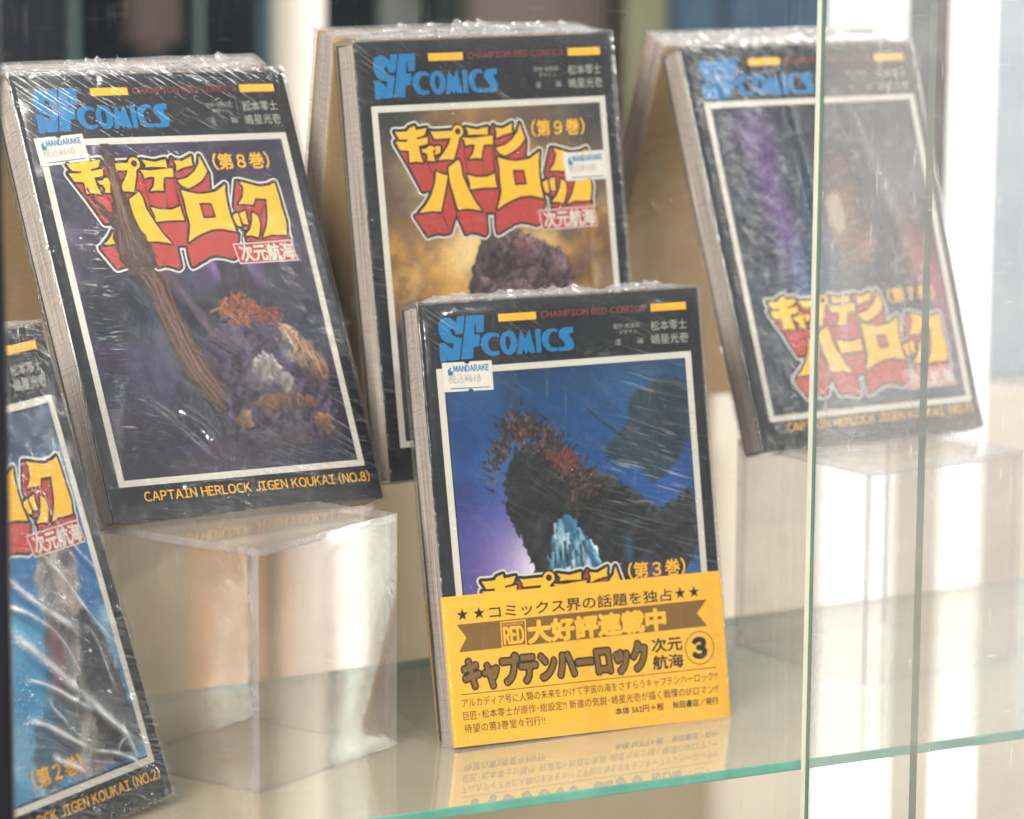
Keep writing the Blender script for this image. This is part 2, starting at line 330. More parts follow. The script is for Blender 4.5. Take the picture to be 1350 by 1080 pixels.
def inside(p, poly):
    x, y = p; c = False; n = len(poly)
    for i in range(n):
        x1, y1 = poly[i]; x2, y2 = poly[i - 1]
        if (y1 > y) != (y2 > y) and x < (x2 - x1) * (y - y1) / (y2 - y1) + x1: c = not c
    return c
import json
DATA = json.loads('''{"info":{"front":{"BL":[-0.0217,1.27511,0.0],"r":[0.89452,0.44667,-0.01807],"up":[-0.09142,0.22233,0.97068],"quad":[[-0.66,178.3],[129.72,181.28],[126.67,1.58],[0.36,0.71]]},"eight":{"BL":[-0.15395,1.24794,0.09496],"r":[0.7906,0.61234,-0.00023],"up":[-0.24131,0.3119,0.91896],"quad":[[-1.53,184.24],[128.32,182.19],[128.47,-2.38],[1.49,1.65]]},"nine":{"BL":[-0.0502,1.34334,0.0954],"r":[0.8411,0.54085,0.0053],"up":[-0.08838,0.12777,0.98786],"quad":[[-0.28,181.93],[128.61,182.07],[128.13,0.0],[0.26,0.0]]},"right":{"BL":[0.10819,1.42207,0.09496],"r":[0.84752,0.53067,0.00994],"up":[-0.18456,0.2771,0.94295],"quad":[[-1.75,183.11],[129.48,182.06],[127.08,-0.59],[1.68,0.28]]},"low":{"BL":[-0.19579,1.08928,0.0],"r":[0.54917,0.83485,0.03779],"up":[-0.27339,0.13674,0.95213],"quad":[[-0.0,182.0],[128.12,182.33],[128.22,-0.18],[-0.0,0.0]]}},"SF":{"S":[[8.88,173.85],[9.75,175.36],[11.78,176.18],[13.88,176.01],[15.29,175.01],[16.53,173.89],[17.18,176.37],[20.56,176.47],[19.05,169.24],[15.73,169.02],[15.65,170.55],[14.88,171.62],[13.95,171.33],[13.75,170.03],[14.8,168.56],[16.5,167.77],[18.53,167.29],[16.61,158.51],[11.89,158.38],[11.37,160.05],[11.42,158.39],[8.31,158.18],[8.36,165.85],[10.63,165.96],[14.1,162.81],[14.79,165.42],[11.96,165.93],[9.93,167.29],[8.84,169.49],[8.6,171.68]],"F":[[21.34,176.54],[29.03,176.46],[28.32,169.36],[25.05,169.22],[25.09,173.04],[24.61,173.05],[24.0,168.33],[26.51,168.35],[25.74,163.59],[23.38,163.44],[22.49,158.56],[17.3,158.57]],"C":[[35.02,167.96],[34.95,166.43],[33.46,167.21],[31.46,166.96],[29.94,165.24],[29.85,163.04],[30.72,161.39],[32.5,160.82],[34.38,161.12],[34.37,159.62],[31.79,159.03],[29.5,159.54],[27.56,161.35],[26.51,163.79],[26.96,166.41],[28.38,168.13],[30.53,168.96],[32.91,168.81]],"O":[[35.49,166.63],[36.62,168.14],[38.8,169.02],[40.9,168.7],[42.2,167.12],[42.83,164.9],[42.68,162.48],[41.61,160.3],[39.57,159.03],[37.66,159.18],[36.11,160.67],[35.24,162.9],[35.18,164.88]],"Oh":[[37.97,166.79],[38.87,167.07],[39.78,166.3],[39.87,163.87],[39.2,161.69],[38.42,161.14],[37.72,162.17],[37.53,164.6]],"M":[[44.62,169.27],[46.61,165.68],[48.69,169.12],[50.64,159.25],[48.15,159.1],[47.56,160.58],[46.46,158.84],[45.22,160.99],[44.57,159.11],[42.5,159.04],[43.27,163.78]],"I":[[51.21,168.8],[53.55,168.92],[53.34,159.22],[51.11,159.15]],"C2":[[61.12,168.42],[61.07,166.95],[59.51,167.57],[57.9,166.72],[56.94,164.97],[56.93,162.53],[57.99,160.95],[60.17,160.76],[61.0,160.56],[60.65,159.23],[58.22,159.04],[55.98,159.9],[54.37,162.16],[53.79,164.61],[54.47,166.81],[56.25,168.32],[58.63,168.92]],"S2":[[62.63,168.16],[64.32,168.92],[68.39,168.91],[68.27,166.59],[66.55,166.46],[66.74,164.94],[67.99,163.13],[68.36,161.33],[67.75,159.79],[65.67,159.09],[61.19,159.04],[61.18,160.86],[63.36,160.67],[64.41,161.44],[63.55,163.24],[61.81,165.07],[61.79,166.85]]},"T":{"ki":[[16.64,145.38],[18.48,145.12],[22.75,145.3],[23.57,146.58],[26.5,147.45],[26.65,145.64],[32.08,146.27],[30.62,143.29],[27.0,142.55],[26.8,141.73],[32.36,142.49],[31.84,139.73],[27.47,138.93],[27.88,135.84],[29.02,132.04],[25.95,132.65],[22.51,132.41],[22.69,136.78],[22.19,137.39],[18.54,137.68],[16.65,141.16],[22.17,140.94],[22.52,142.05],[18.72,142.05]],"ya":[[28.76,137.61],[31.16,137.66],[32.17,138.59],[34.03,138.86],[34.39,137.87],[36.89,138.75],[38.08,138.11],[37.73,135.92],[36.04,135.16],[34.79,135.21],[35.47,136.26],[35.86,137.22],[34.39,136.89],[34.34,135.33],[34.76,132.28],[30.98,132.78],[31.54,134.22],[30.95,135.71],[29.47,136.26]],"pu":[[33.82,144.88],[35.79,144.56],[44.42,144.63],[44.91,142.75],[47.59,141.91],[46.31,138.03],[43.98,132.48],[40.57,132.87],[36.35,132.7],[39.42,135.61],[42.08,138.93],[43.52,141.57],[39.2,141.59],[35.18,141.55],[35.04,142.88]],"te1":[[50.9,145.72],[56.58,144.52],[61.92,145.45],[61.69,142.2],[54.92,142.61],[51.82,142.48],[52.3,143.69]],"te2":[[49.0,141.51],[53.87,141.03],[64.16,141.76],[63.76,138.07],[59.27,138.15],[58.21,135.33],[57.6,132.4],[54.73,132.77],[51.5,132.41],[53.76,134.53],[55.02,138.17],[53.61,138.57],[50.37,138.11],[50.0,140.09]],"ha1":[[35.04,127.97],[37.33,126.79],[40.41,126.02],[39.49,122.87],[38.17,118.53],[35.66,111.21],[31.4,111.62],[25.09,111.25],[28.53,114.1],[31.84,118.34],[34.12,123.61]],"ha2":[[46.28,132.38],[47.22,130.38],[47.56,125.45],[50.1,119.44],[52.75,114.39],[55.7,110.4],[49.56,111.69],[44.05,111.62],[42.88,116.83],[41.27,123.28],[41.06,129.42]],"bo":[[50.03,125.83],[54.43,124.55],[59.66,124.42],[63.6,125.72],[63.57,122.76],[64.14,119.87],[57.44,120.08],[50.88,119.65],[50.99,122.35]],"n1":[[65.61,144.97],[69.49,144.44],[74.22,146.43],[73.65,143.7],[74.17,142.69],[69.35,141.85],[65.78,140.58],[66.3,142.96]],"n2":[[77.94,146.31],[78.77,143.53],[80.0,139.73],[76.5,136.11],[72.91,134.24],[69.22,132.98],[66.75,134.22],[65.11,136.42],[69.83,137.35],[73.82,139.7],[76.86,143.1]],"ro":[[65.71,132.41],[69.83,131.11],[74.65,130.27],[81.61,131.01],[86.92,133.97],[86.06,130.74],[85.7,125.23],[85.91,119.7],[86.94,114.03],[80.82,115.5],[75.71,115.38],[71.15,114.08],[67.09,112.52],[63.5,110.59],[65.0,114.11],[66.33,118.03],[65.99,123.03],[66.21,128.01]],"roh":[[72.59,126.76],[78.43,126.52],[79.27,120.23],[73.17,120.14]],"t1":[[87.02,120.66],[89.6,121.81],[89.84,119.53],[90.11,115.9],[88.17,116.49],[87.44,118.63]],"t2":[[90.49,121.52],[93.53,122.65],[93.22,119.39],[93.49,116.61],[91.21,117.21],[90.83,118.99]],"t3":[[96.68,121.66],[98.85,120.16],[99.04,116.62],[97.94,113.64],[96.71,111.18],[94.09,112.05],[90.99,112.19],[93.98,114.83],[95.77,118.27]],"ku":[[94.01,134.96],[97.71,133.92],[103.01,132.36],[107.69,132.69],[110.6,133.85],[111.09,129.27],[111.3,123.69],[111.81,117.08],[110.67,111.81],[106.61,111.74],[103.27,112.14],[98.94,110.98],[101.75,114.99],[103.53,119.46],[104.2,122.97],[105.06,127.23],[99.46,127.7],[98.15,124.98],[95.4,125.34],[91.17,125.51],[93.95,128.42],[95.31,132.4]]},"ring":[[47.09,144.24],[49.68,144.14],[48.24,144.19]],"RED":[[[16.62,140.92],[22.59,130.46],[25.18,125.47],[27.76,120.24],[32.07,120.52],[34.07,123.12],[40.35,122.83],[51.54,119.37],[63.25,119.81],[65.06,136.54],[45.01,144.71],[27.61,142.92]],[[23.24,109.98],[28.45,101.66],[33.02,102.64],[36.39,101.97],[39.31,102.4],[42.72,109.97],[40.35,122.83],[35.67,111.3]],[[42.96,120.26],[43.97,110.89],[43.5,110.05],[46.99,101.34],[49.99,102.04],[52.85,101.43],[56.24,100.16],[57.37,101.2],[57.38,109.03],[55.81,110.39]],[[51.07,120.37],[64.42,119.75],[62.72,109.46],[55.77,110.05]],[[63.12,110.21],[62.5,104.76],[62.82,100.76],[64.95,101.4],[66.59,102.32],[69.69,103.41],[70.44,104.13],[74.59,104.93],[78.91,104.22],[82.56,103.04],[84.16,103.72],[87.54,113.1],[80.93,115.9],[68.02,115.97]],[[92.77,135.01],[88.94,124.6],[89.95,122.04],[90.32,114.99],[92.57,114.89],[91.23,109.92],[110.63,109.53],[111.18,110.52],[107.73,124.34],[100.0,129.7],[97.55,133.32]],[[80.36,138.97],[79.06,132.01],[72.12,131.27],[64.77,133.05],[65.77,140.98],[73.79,141.7]],[[64.88,145.99],[67.54,143.41],[65.32,133.03],[65.99,123.03],[62.44,109.74],[56.87,109.75],[54.14,126.5]]],"lines":[[[22.07,130.97],[25.59,123.99]],[[31.25,131.55],[33.76,125.58]],[[49.4,137.17],[50.31,126.8]],[[58.42,131.87],[57.9,125.48]],[[63.6,136.6],[63.41,126.72]],[[36.08,109.82],[39.12,103.29]],[[64.98,138.02],[63.74,127.11]],[[77.88,125.55],[76.96,121.08]],[[104.02,125.5],[99.98,120.11]],[[90.32,114.99],[88.42,110.04]]]}''')
PANE_B0, PANE_A1 = 0.1683, 0.2243
# ------------------------------------------------------------------ title lettering shapes
def noise2(x, y, seed=0, oct=4):
    """fractal value noise in numpy"""
    out = np.zeros_like(x, float); amp = 1.0; tot = 0
    for o in range(oct):
        xi = np.floor(x).astype(int); yi = np.floor(y).astype(int); fx = x - xi; fy = y - yi
        fx = fx * fx * (3 - 2 * fx); fy = fy * fy * (3 - 2 * fy)
        def hsh(a, b):
            n = (a * 374761393 + b * 668265263 + (seed + o) * 1442695041) & 0xffffffff
            n = ((n ^ (n >> 13)) * 1274126177) & 0xffffffff
            return ((n ^ (n >> 16)) & 0xffff) / 65535.0
        v = (hsh(xi, yi) * (1 - fx) + hsh(xi + 1, yi) * fx) * (1 - fy) + (hsh(xi, yi + 1) * (1 - fx) + hsh(xi + 1, yi + 1) * fx) * fy
        out += amp * v; tot += amp; amp *= .5; x = x * 2.03 + 7; y = y * 2.03 + 3
    return out / tot

T = DATA['T']
ring_c = DATA['ring'][0]; ring_r = math.hypot(DATA['ring'][1][0] - ring_c[0], DATA['ring'][1][1] - ring_c[1]); ring_i = math.hypot(DATA['ring'][2][0] - ring_c[0], DATA['ring'][2][1] - ring_c[1])
TX = {}
def title_layers():
    glyphs = [v for k, v in T.items() if k != 'roh']
    yel = glyphs + [circ(*ring_c, ring_r, 20)]
    dark = list(yel)
    for g in glyphs: dark += stroke(g, 0.95)
    dark += stroke(circ(*ring_c, ring_r, 20), 0.9)
    red = DATA['RED'] + dark
    white = list(red)
    for g in DATA['RED'] + glyphs: white += stroke(g, 2.15)
    red2 = list(red)
    for g in DATA['RED']: red2 += stroke(g, 0.25)
    darkedge = list(red)
    for g in DATA['RED'] + glyphs: darkedge += stroke(g, 1.35)
    ln = []
    for l in DATA['lines']: ln += stroke(l, 0.22, False)
    ri = circ(*ring_c, ring_i + .25, 16)
    TX['white'] = union(white); TX['dedge'] = union(darkedge); TX['red'] = union(red2); TX['lines'] = union(ln)
    TX['dark'] = union(dark)
    TX['yellow'] = union(yel, [T['roh'], ri])
    TX['rohole'] = union([ [tuple(np.array(T['roh']).mean(0) + (np.array(q) - np.array(T['roh']).mean(0)) * .72) for q in T['roh']] ])
title_layers()
LOGO = union([DATA['SF'][k] for k in ('S', 'F', 'C', 'O', 'M', 'I', 'C2', 'S2')], [DATA['SF']['Oh']])

# ------------------------------------------------------------------ books
class Book:
    def __init__(s, key, T_mm, label, group, rear=None):
        i = DATA['info'][key]
        s.key = key; s.T = T_mm
        s.BL = Vector(i['BL']); s.r = Vector(i['r']).normalized(); s.up = Vector(i['up']).normalized()
        s.n = s.r.cross(s.up).normalized(); s.q = [Vector(p) for p in i['quad']]
        if rear:                                   # the copy leaning back to back against this one
            s.q = [Vector(p) for p in ((0, 182), (128, 182), (128, 0), (0, 0))]
            h = Vector((-s.r.y, s.r.x, 0)).normalized()
            A = s.BL + s.up * .182 - s.n * (T_mm[1] / 1000)
            lean = math.asin(max(-1, min(1, s.up.dot(h)))) * 1.0
            rh = Vector((s.r.x, s.r.y, 0)).normalized()
            s.up = (Vector((0, 0, 1)) * math.cos(lean) - h * math.sin(lean)).normalized(); s.r = rh
            s.n = s.r.cross(s.up).normalized(); s.T = T_mm[0]
            s.BL = A - s.up * .182 + h * .0015
            s.BL.z = i['BL'][2] + 0.0012 + (0.0 if s.n.z > 0 else -s.n.z * 0.0)
        M = Matrix.Identity(4)
        b = -s.n
        for c, v in enumerate((s.r, b, s.up)):
            for k in range(3): M[k][c] = v[k]
        for k in range(3): M[k][3] = s.BL[k]
        s.root = empty('comic_book', M)
        tag(s.root, label, 'book', group)
    def P(s, u, v, w):
        a, b = u / 128.0, v / 182.0
        tl, tr, br, bl = s.q
        x = (1 - a) * (1 - b) * bl[0] + a * (1 - b) * br[0] + (1 - a) * b * tl[0] + a * b * tr[0]
        z = (1 - a) * (1 - b) * bl[1] + a * (1 - b) * br[1] + (1 - a) * b * tl[1] + a * b * tr[1]
        return (x / 1000, -w / 1000, z / 1000)
    def PA(s, u, v, w):
        return np.stack(s.P(np.asarray(u, float), np.asarray(v, float), np.asarray(w, float) + 0 * np.asarray(u, float)), -1)
    def layer(s, name, parts, parent=None, fit=None):
        """parts: list of (verts2d, faces, w, material): one mesh of flat print"""
        V = []; F = []; fm = []; mats = []
        ex = []
        for q_ in parts:
            if len(q_) == 5 and q_[4] > 0:
                vv, ff, w, m, bo = q_
                nk = 8 if bo < .4 else 20
                for k in range(nk): ex.append((np.asarray(vv) + bo * np.array([math.cos(k * 2 * math.pi / nk), math.sin(k * 2 * math.pi / nk)]), ff, w + .018 * k / nk, m))
                ex.append((vv, ff, w + .02, m))
            else: ex.append(q_[:4])
        for vv, ff, w, m in ex:
            if m not in mats: mats.append(m)
            b = len(V); vv = np.asarray(vv, float)
            if len(vv) == 0: continue
            V += list(s.PA(vv[:, 0], vv[:, 1], w)); F += [tuple(int(k) + b for k in f) for f in ff]; fm += [mats.index(m)] * len(ff)
        return mesh_obj(name, V, F, mats, parent or s.root, fm)

def quad(*p): return (list(p), [(0, 1, 2, 3)])
def rect(x0, y0, x1, y1): return quad((x0, y0), (x1, y0), (x1, y1), (x0, y1))

def cover_shell(b, name, mat, v0=0.0, v1=182.0, grow=0.0, u0=0.0, th=0.45, parent=None, wrap_in=0.0):
    T = b.T; g = grow; pts = []
    if wrap_in: pts.append((u0 + wrap_in, -1.2 + g * 0))
    pts += [(u0 - g + .55, -.95), (u0 - g + .12, -.7), (u0 - g, -.35), (u0 - g + .2, g * .8 - .08), (u0 + .8, g)]
    for k in range(1, 12): pts.append((u0 + .8 + (125.6 - u0) * k / 12, g))
    for k in range(7):
        a = math.pi / 2 * k / 6; pts.append((126.6 + (1.4 + g) * math.sin(a), -1.4 + (1.4 + g) * math.cos(a)))
    for k in range(7):
        a = math.pi / 2 * k / 6; pts.append((126.6 + (1.4 + g) * math.cos(a), -T + 1.4 - (1.4 + g) * math.sin(a)))
    pts += [(60, -T - g), (u0 + .8, -T - g), (u0 - g + .1, -T + .3)]
    n = len(pts); P = np.array(pts)
    d = np.gradient(P, axis=0); nn = np.stack([d[:, 1], -d[:, 0]], 1); nn /= np.linalg.norm(nn, axis=1)[:, None]
    Q = P + nn * th                                    # inner side
    V = []; F = []
    vs = np.linspace(v0, v1, 7)
    for v in vs:
        V += list(b.PA(P[:, 0], np.full(n, v), P[:, 1])); V += list(b.PA(Q[:, 0], np.full(n, v), Q[:, 1]))
    for j in range(len(vs) - 1):
        o = j * 2 * n; o2 = (j + 1) * 2 * n
        for i in range(n - 1):
            F.append((o + i, o + i + 1, o2 + i + 1, o2 + i)); F.append((o + n + i + 1, o + n + i, o2 + n + i, o2 + n + i + 1))
        for i in (0, n - 1): F.append((o + i, o2 + i, o2 + n + i, o + n + i))
    for j in (0, len(vs) - 1):
        o = j * 2 * n
        for i in range(n - 1): F.append((o + i, o + n + i, o + n + i + 1, o + i + 1))
    return mesh_obj(name, V, F, mat, parent or b.root)

def page_block(b):
    T = b.T; k = 12; V = []; F = []
    lo, hi = -T + .75, -.62
    if True:
        for i in range(k):
            w0 = lo + (hi - lo) * i / k; w1 = lo + (hi - lo) * (i + 1) / k - .05
            e = .7 + random.uniform(-.25, .35); t = 181.2 + random.uniform(-.3, .25); bt = .7 + random.uniform(-.2, .2)
            # each gathering bows a little along its fore-edge
            ws = []
            for j in range(9):
                v = bt + (t - bt) * j / 8; bow = .45 * math.sin(j * .9 + i * .55) + random.uniform(-.12, .12)
                ws.append((e + bow * .5, v))
            o = len(V)
            for (u, v) in ws:
                for (uu, ww) in ((u, w0), (u, w1), (126.8, w1), (126.8, w0)): V.append(b.P(uu, v, ww))
            for j in range(8):
                a = o + j * 4; c = a + 4
                for x in range(4): F.append((a + x, a + (x + 1) % 4, c + (x + 1) % 4, c + x))
            F.append((o, o + 3, o + 2, o + 1)); m = o + 32; F.append((m, m + 1, m + 2, m + 3))
    return mesh_obj('page_block', V, F, PAGE, b.root)

def wrap(b, masks, big=0.25, folds=(), flap=2.4, seed=0, foldglint=.12, res=1.0):
    """shrink film: one closed skin round the book, wrinkle masks as a colour attribute"""
    T = b.T; prof = []
    for k in range(6): prof.append((-.9, -T + (T) * k / 6))
    prof.append((-.8, -.2)); prof.append((-.3, .8)); prof.append((.4, 1.3))
    NF = int(84 * res)
    for k in range(1, NF): prof.append((.4 + 126.4 * k / NF, 1.35))
    prof += [(127.2, 1.2), (128.3, .7), (129.0, -.3)]
    for k in range(1, 6): prof.append((129.1, -T * k / 6))
    prof += [(128.6, -T - .5), (120, -T - .9), (64, -T - .9), (6, -T - .9), (-.4, -T - .5)]
    P = np.array(prof); n = len(P)
    vs = np.linspace(-.9, 183.0, int(118 * res)); m = len(vs)
    U, Vv = np.meshgrid(P[:, 0], vs); Wm = np.tile(P[:, 1], (m, 1))
    d = np.gradient(P, axis=0); nn = np.stack([-d[:, 1], d[:, 0]], 1); nn /= np.linalg.norm(nn, axis=1)[:, None]
    t = np.cumsum(np.r_[0, np.hypot(*np.diff(P, axis=0).T)])
    Tt = np.tile(t, (m, 1))
    hgt = big * (noise2(Tt * .05, Vv * .05, seed + 3, 4) - .35) * 1.6
    hgt += big * .9 * np.abs(noise2(Tt * .10 + Vv * .07, Vv * .02, seed + 9, 3) - .5)
    edge = np.clip(1 - np.minimum(Vv + .9, 183 - Vv) / 9, 0, 1)
    hgt += edge * .5 * (noise2(Tt * .45, Vv * .06, seed + 5, 3) - .2)
    for (x0, y0, x1, y1, hh, wd) in folds:       # drawn-out creases of the film
        dx, dy = x1 - x0, y1 - y0; l = math.hypot(dx, dy)
        a = ((U - x0) * dx + (Vv - y0) * dy) / l / l; c = ((U - x0) * -dy + (Vv - y0) * dx) / l
        c = c + 1.2 * np.sin(a * 5 + x0)
        hgt += hh * np.exp(-(c / wd) ** 2) * np.clip(a * 6, 0, 1) * np.clip((1 - a) * 6, 0, 1) * (Wm > .3)
    fz = np.zeros_like(hgt)  # painted whitish highlight along one flank of each fold
    for (x0, y0, x1, y1, hh, wd) in folds:
        dx, dy = x1 - x0, y1 - y0; l = math.hypot(dx, dy)
        a = ((U - x0) * dx + (Vv - y0) * dy) / l / l; c = ((U - x0) * -dy + (Vv - y0) * dx) / l + 1.2 * np.sin(a * 5 + x0) - wd * .6
        fz += foldglint * np.exp(-(c / (wd * (.35 + .5 * noise2(Tt * .07, Vv * .07, seed + 90, 2)))) ** 2) * np.clip(a * 6, 0, 1) * np.clip((1 - a) * 6, 0, 1) * (Wm > .3) * (.3 + 1.2 * noise2(Tt * .2, Vv * .2, seed + 77, 2))
    hgt = np.maximum(hgt, -.15)
    side_m = (U < -.2) & (Wm < .5)
    hgt = np.where(side_m, hgt + .35 * noise2(Vv * .35, Wm * .5, seed + 21, 3), hgt)
    UU = U + nn[:, 0] * hgt; WW = Wm + nn[:, 1] * hgt
    vshift = np.where(Vv > 182.5, .8 * (noise2(Tt * .12, Tt * 0, seed + 2, 3) - .3), 0)
    VV = Vv + vshift
    V = list(b.PA(UU.ravel(), VV.ravel(), WW.ravel())); F = []
    for j in range(m - 1):
        for i in range(n):
            i2 = (i + 1) % n; F.append((j * n + i, j * n + i2, (j + 1) * n + i2, (j + 1) * n + i))
    mk = np.zeros((m, n, 3))
    for ch, f in enumerate(masks): mk[..., ch] = np.clip(f(U, Vv), 0, 1.5)
    mk[..., 0] = np.maximum(mk[..., 0], edge * .5); mk[..., 1] = np.maximum(mk[..., 1], edge * .6)
    mk[side_m] = (.7, .5, .3)
    cols = list(mk.reshape(-1, 3))
    # gathered end caps: film puckers towards a seam that runs along the thickness middle
    for top in (True, False):
        o = len(V); nu, nw = 70, 9; sgn = 1 if top else -1; v0 = 183.0 if top else -.9
        hf = flap if top else .25
        for jj in range(nw + 1):
            for ii in range(nu + 1):
                a = ii / nu; c = jj / nw; u = -.9 + 130 * a; w = 1.35 - (T + 2.25) * c
                s1 = float(noise2(np.array(a * 9.0), np.array(c * 2.0), seed + 31, 3)); s2 = float(noise2(np.array(a * 34.0), np.array(c * 3.0), seed + 37, 3))
                bulge = math.sin(math.pi * c) ** .7 * (.3 + .7 * min(1, 8 * a, 8 * (1 - a)))
                V.append(b.P(u, v0 + sgn * hf * bulge * (.25 + .9 * s1 + .5 * (s2 - .5)), w + .5 * (s2 - .5))); cols.append((.9, .8, .6))
        for jj in range(nw):
            for ii in range(nu):
                p = o + jj * (nu + 1) + ii; F.append((p, p + 1, p + nu + 2, p + nu + 1))
    # a torn seam fin and dog ears standing up from the top
    if flap > .5:
        for (ua, ub, hh) in ((4, 30, flap * .9), (26, 88, flap * 1.3), (84, 124, flap)):
            o = len(V); nu = 44
            for ii in range(nu + 1):
                a = ii / nu; u = ua + (ub - ua) * a; e = min(1, 5 * a, 5 * (1 - a))
                s1 = float(noise2(np.array(u * .22), np.array(3.0), seed + 41, 3)); s2 = float(noise2(np.array(u * .9), np.array(1.0), seed + 43, 2))
                for c in range(4):
                    V.append(b.P(u + .6 * c * (s2 - .5), 183.1 + hh * e * (.2 + 1.1 * s1 ** 1.5) * c / 3 * 1.3, -T * .4 - 2.5 * (s1 - .5) * c + 1.0 * math.sin(u * .8) * c / 3)); cols.append((1, 1, .8))
            for ii in range(nu):
                for c in range(3):
                    p = o + ii * 4 + c; F.append((p, p + 4, p + 5, p + 1))
    ob = mesh_obj('shrink_wrap', V, F, FILM, b.root, smooth=True)
    ca = ob.data.color_attributes.new('wrinkle', 'FLOAT_COLOR', 'POINT')
    C4 = np.ones((len(V), 4), np.float32); C4[:, :3] = np.array(cols, np.float32)[:, :3]
    C4[:, 3] = .005; C4[m * n:, 3] = .30; sm = np.zeros(len(V), bool); sm[:m * n] = side_m.ravel(); C4[sm, 3] = .06
    C4[:m * n, 3] += (edge.ravel() * .03) + fz.ravel()
    ca.data.foreach_set('color', C4.ravel())
    return ob

def seg_sdf(X, Y, pts, closed=True):
    D = np.full(X.shape, 1e9); ins = np.zeros(X.shape, bool); n = len(pts)
    for i in range(n if closed else n - 1):
        x1, y1 = pts[i]; x2, y2 = pts[(i + 1) % n]; dx, dy = x2 - x1, y2 - y1
        t = np.clip(((X - x1) * dx + (Y - y1) * dy) / (dx * dx + dy * dy + 1e-9), 0, 1)
        D = np.minimum(D, np.hypot(X - x1 - t * dx, Y - y1 - t * dy))
        if closed:
            c = (y1 > Y) != (y2 > Y); xi = dx * (Y - y1) / (dy if abs(dy) > 1e-9 else 1e-9) + x1; ins ^= c & (X < xi)
    return np.where(ins, -D, D) if closed else D

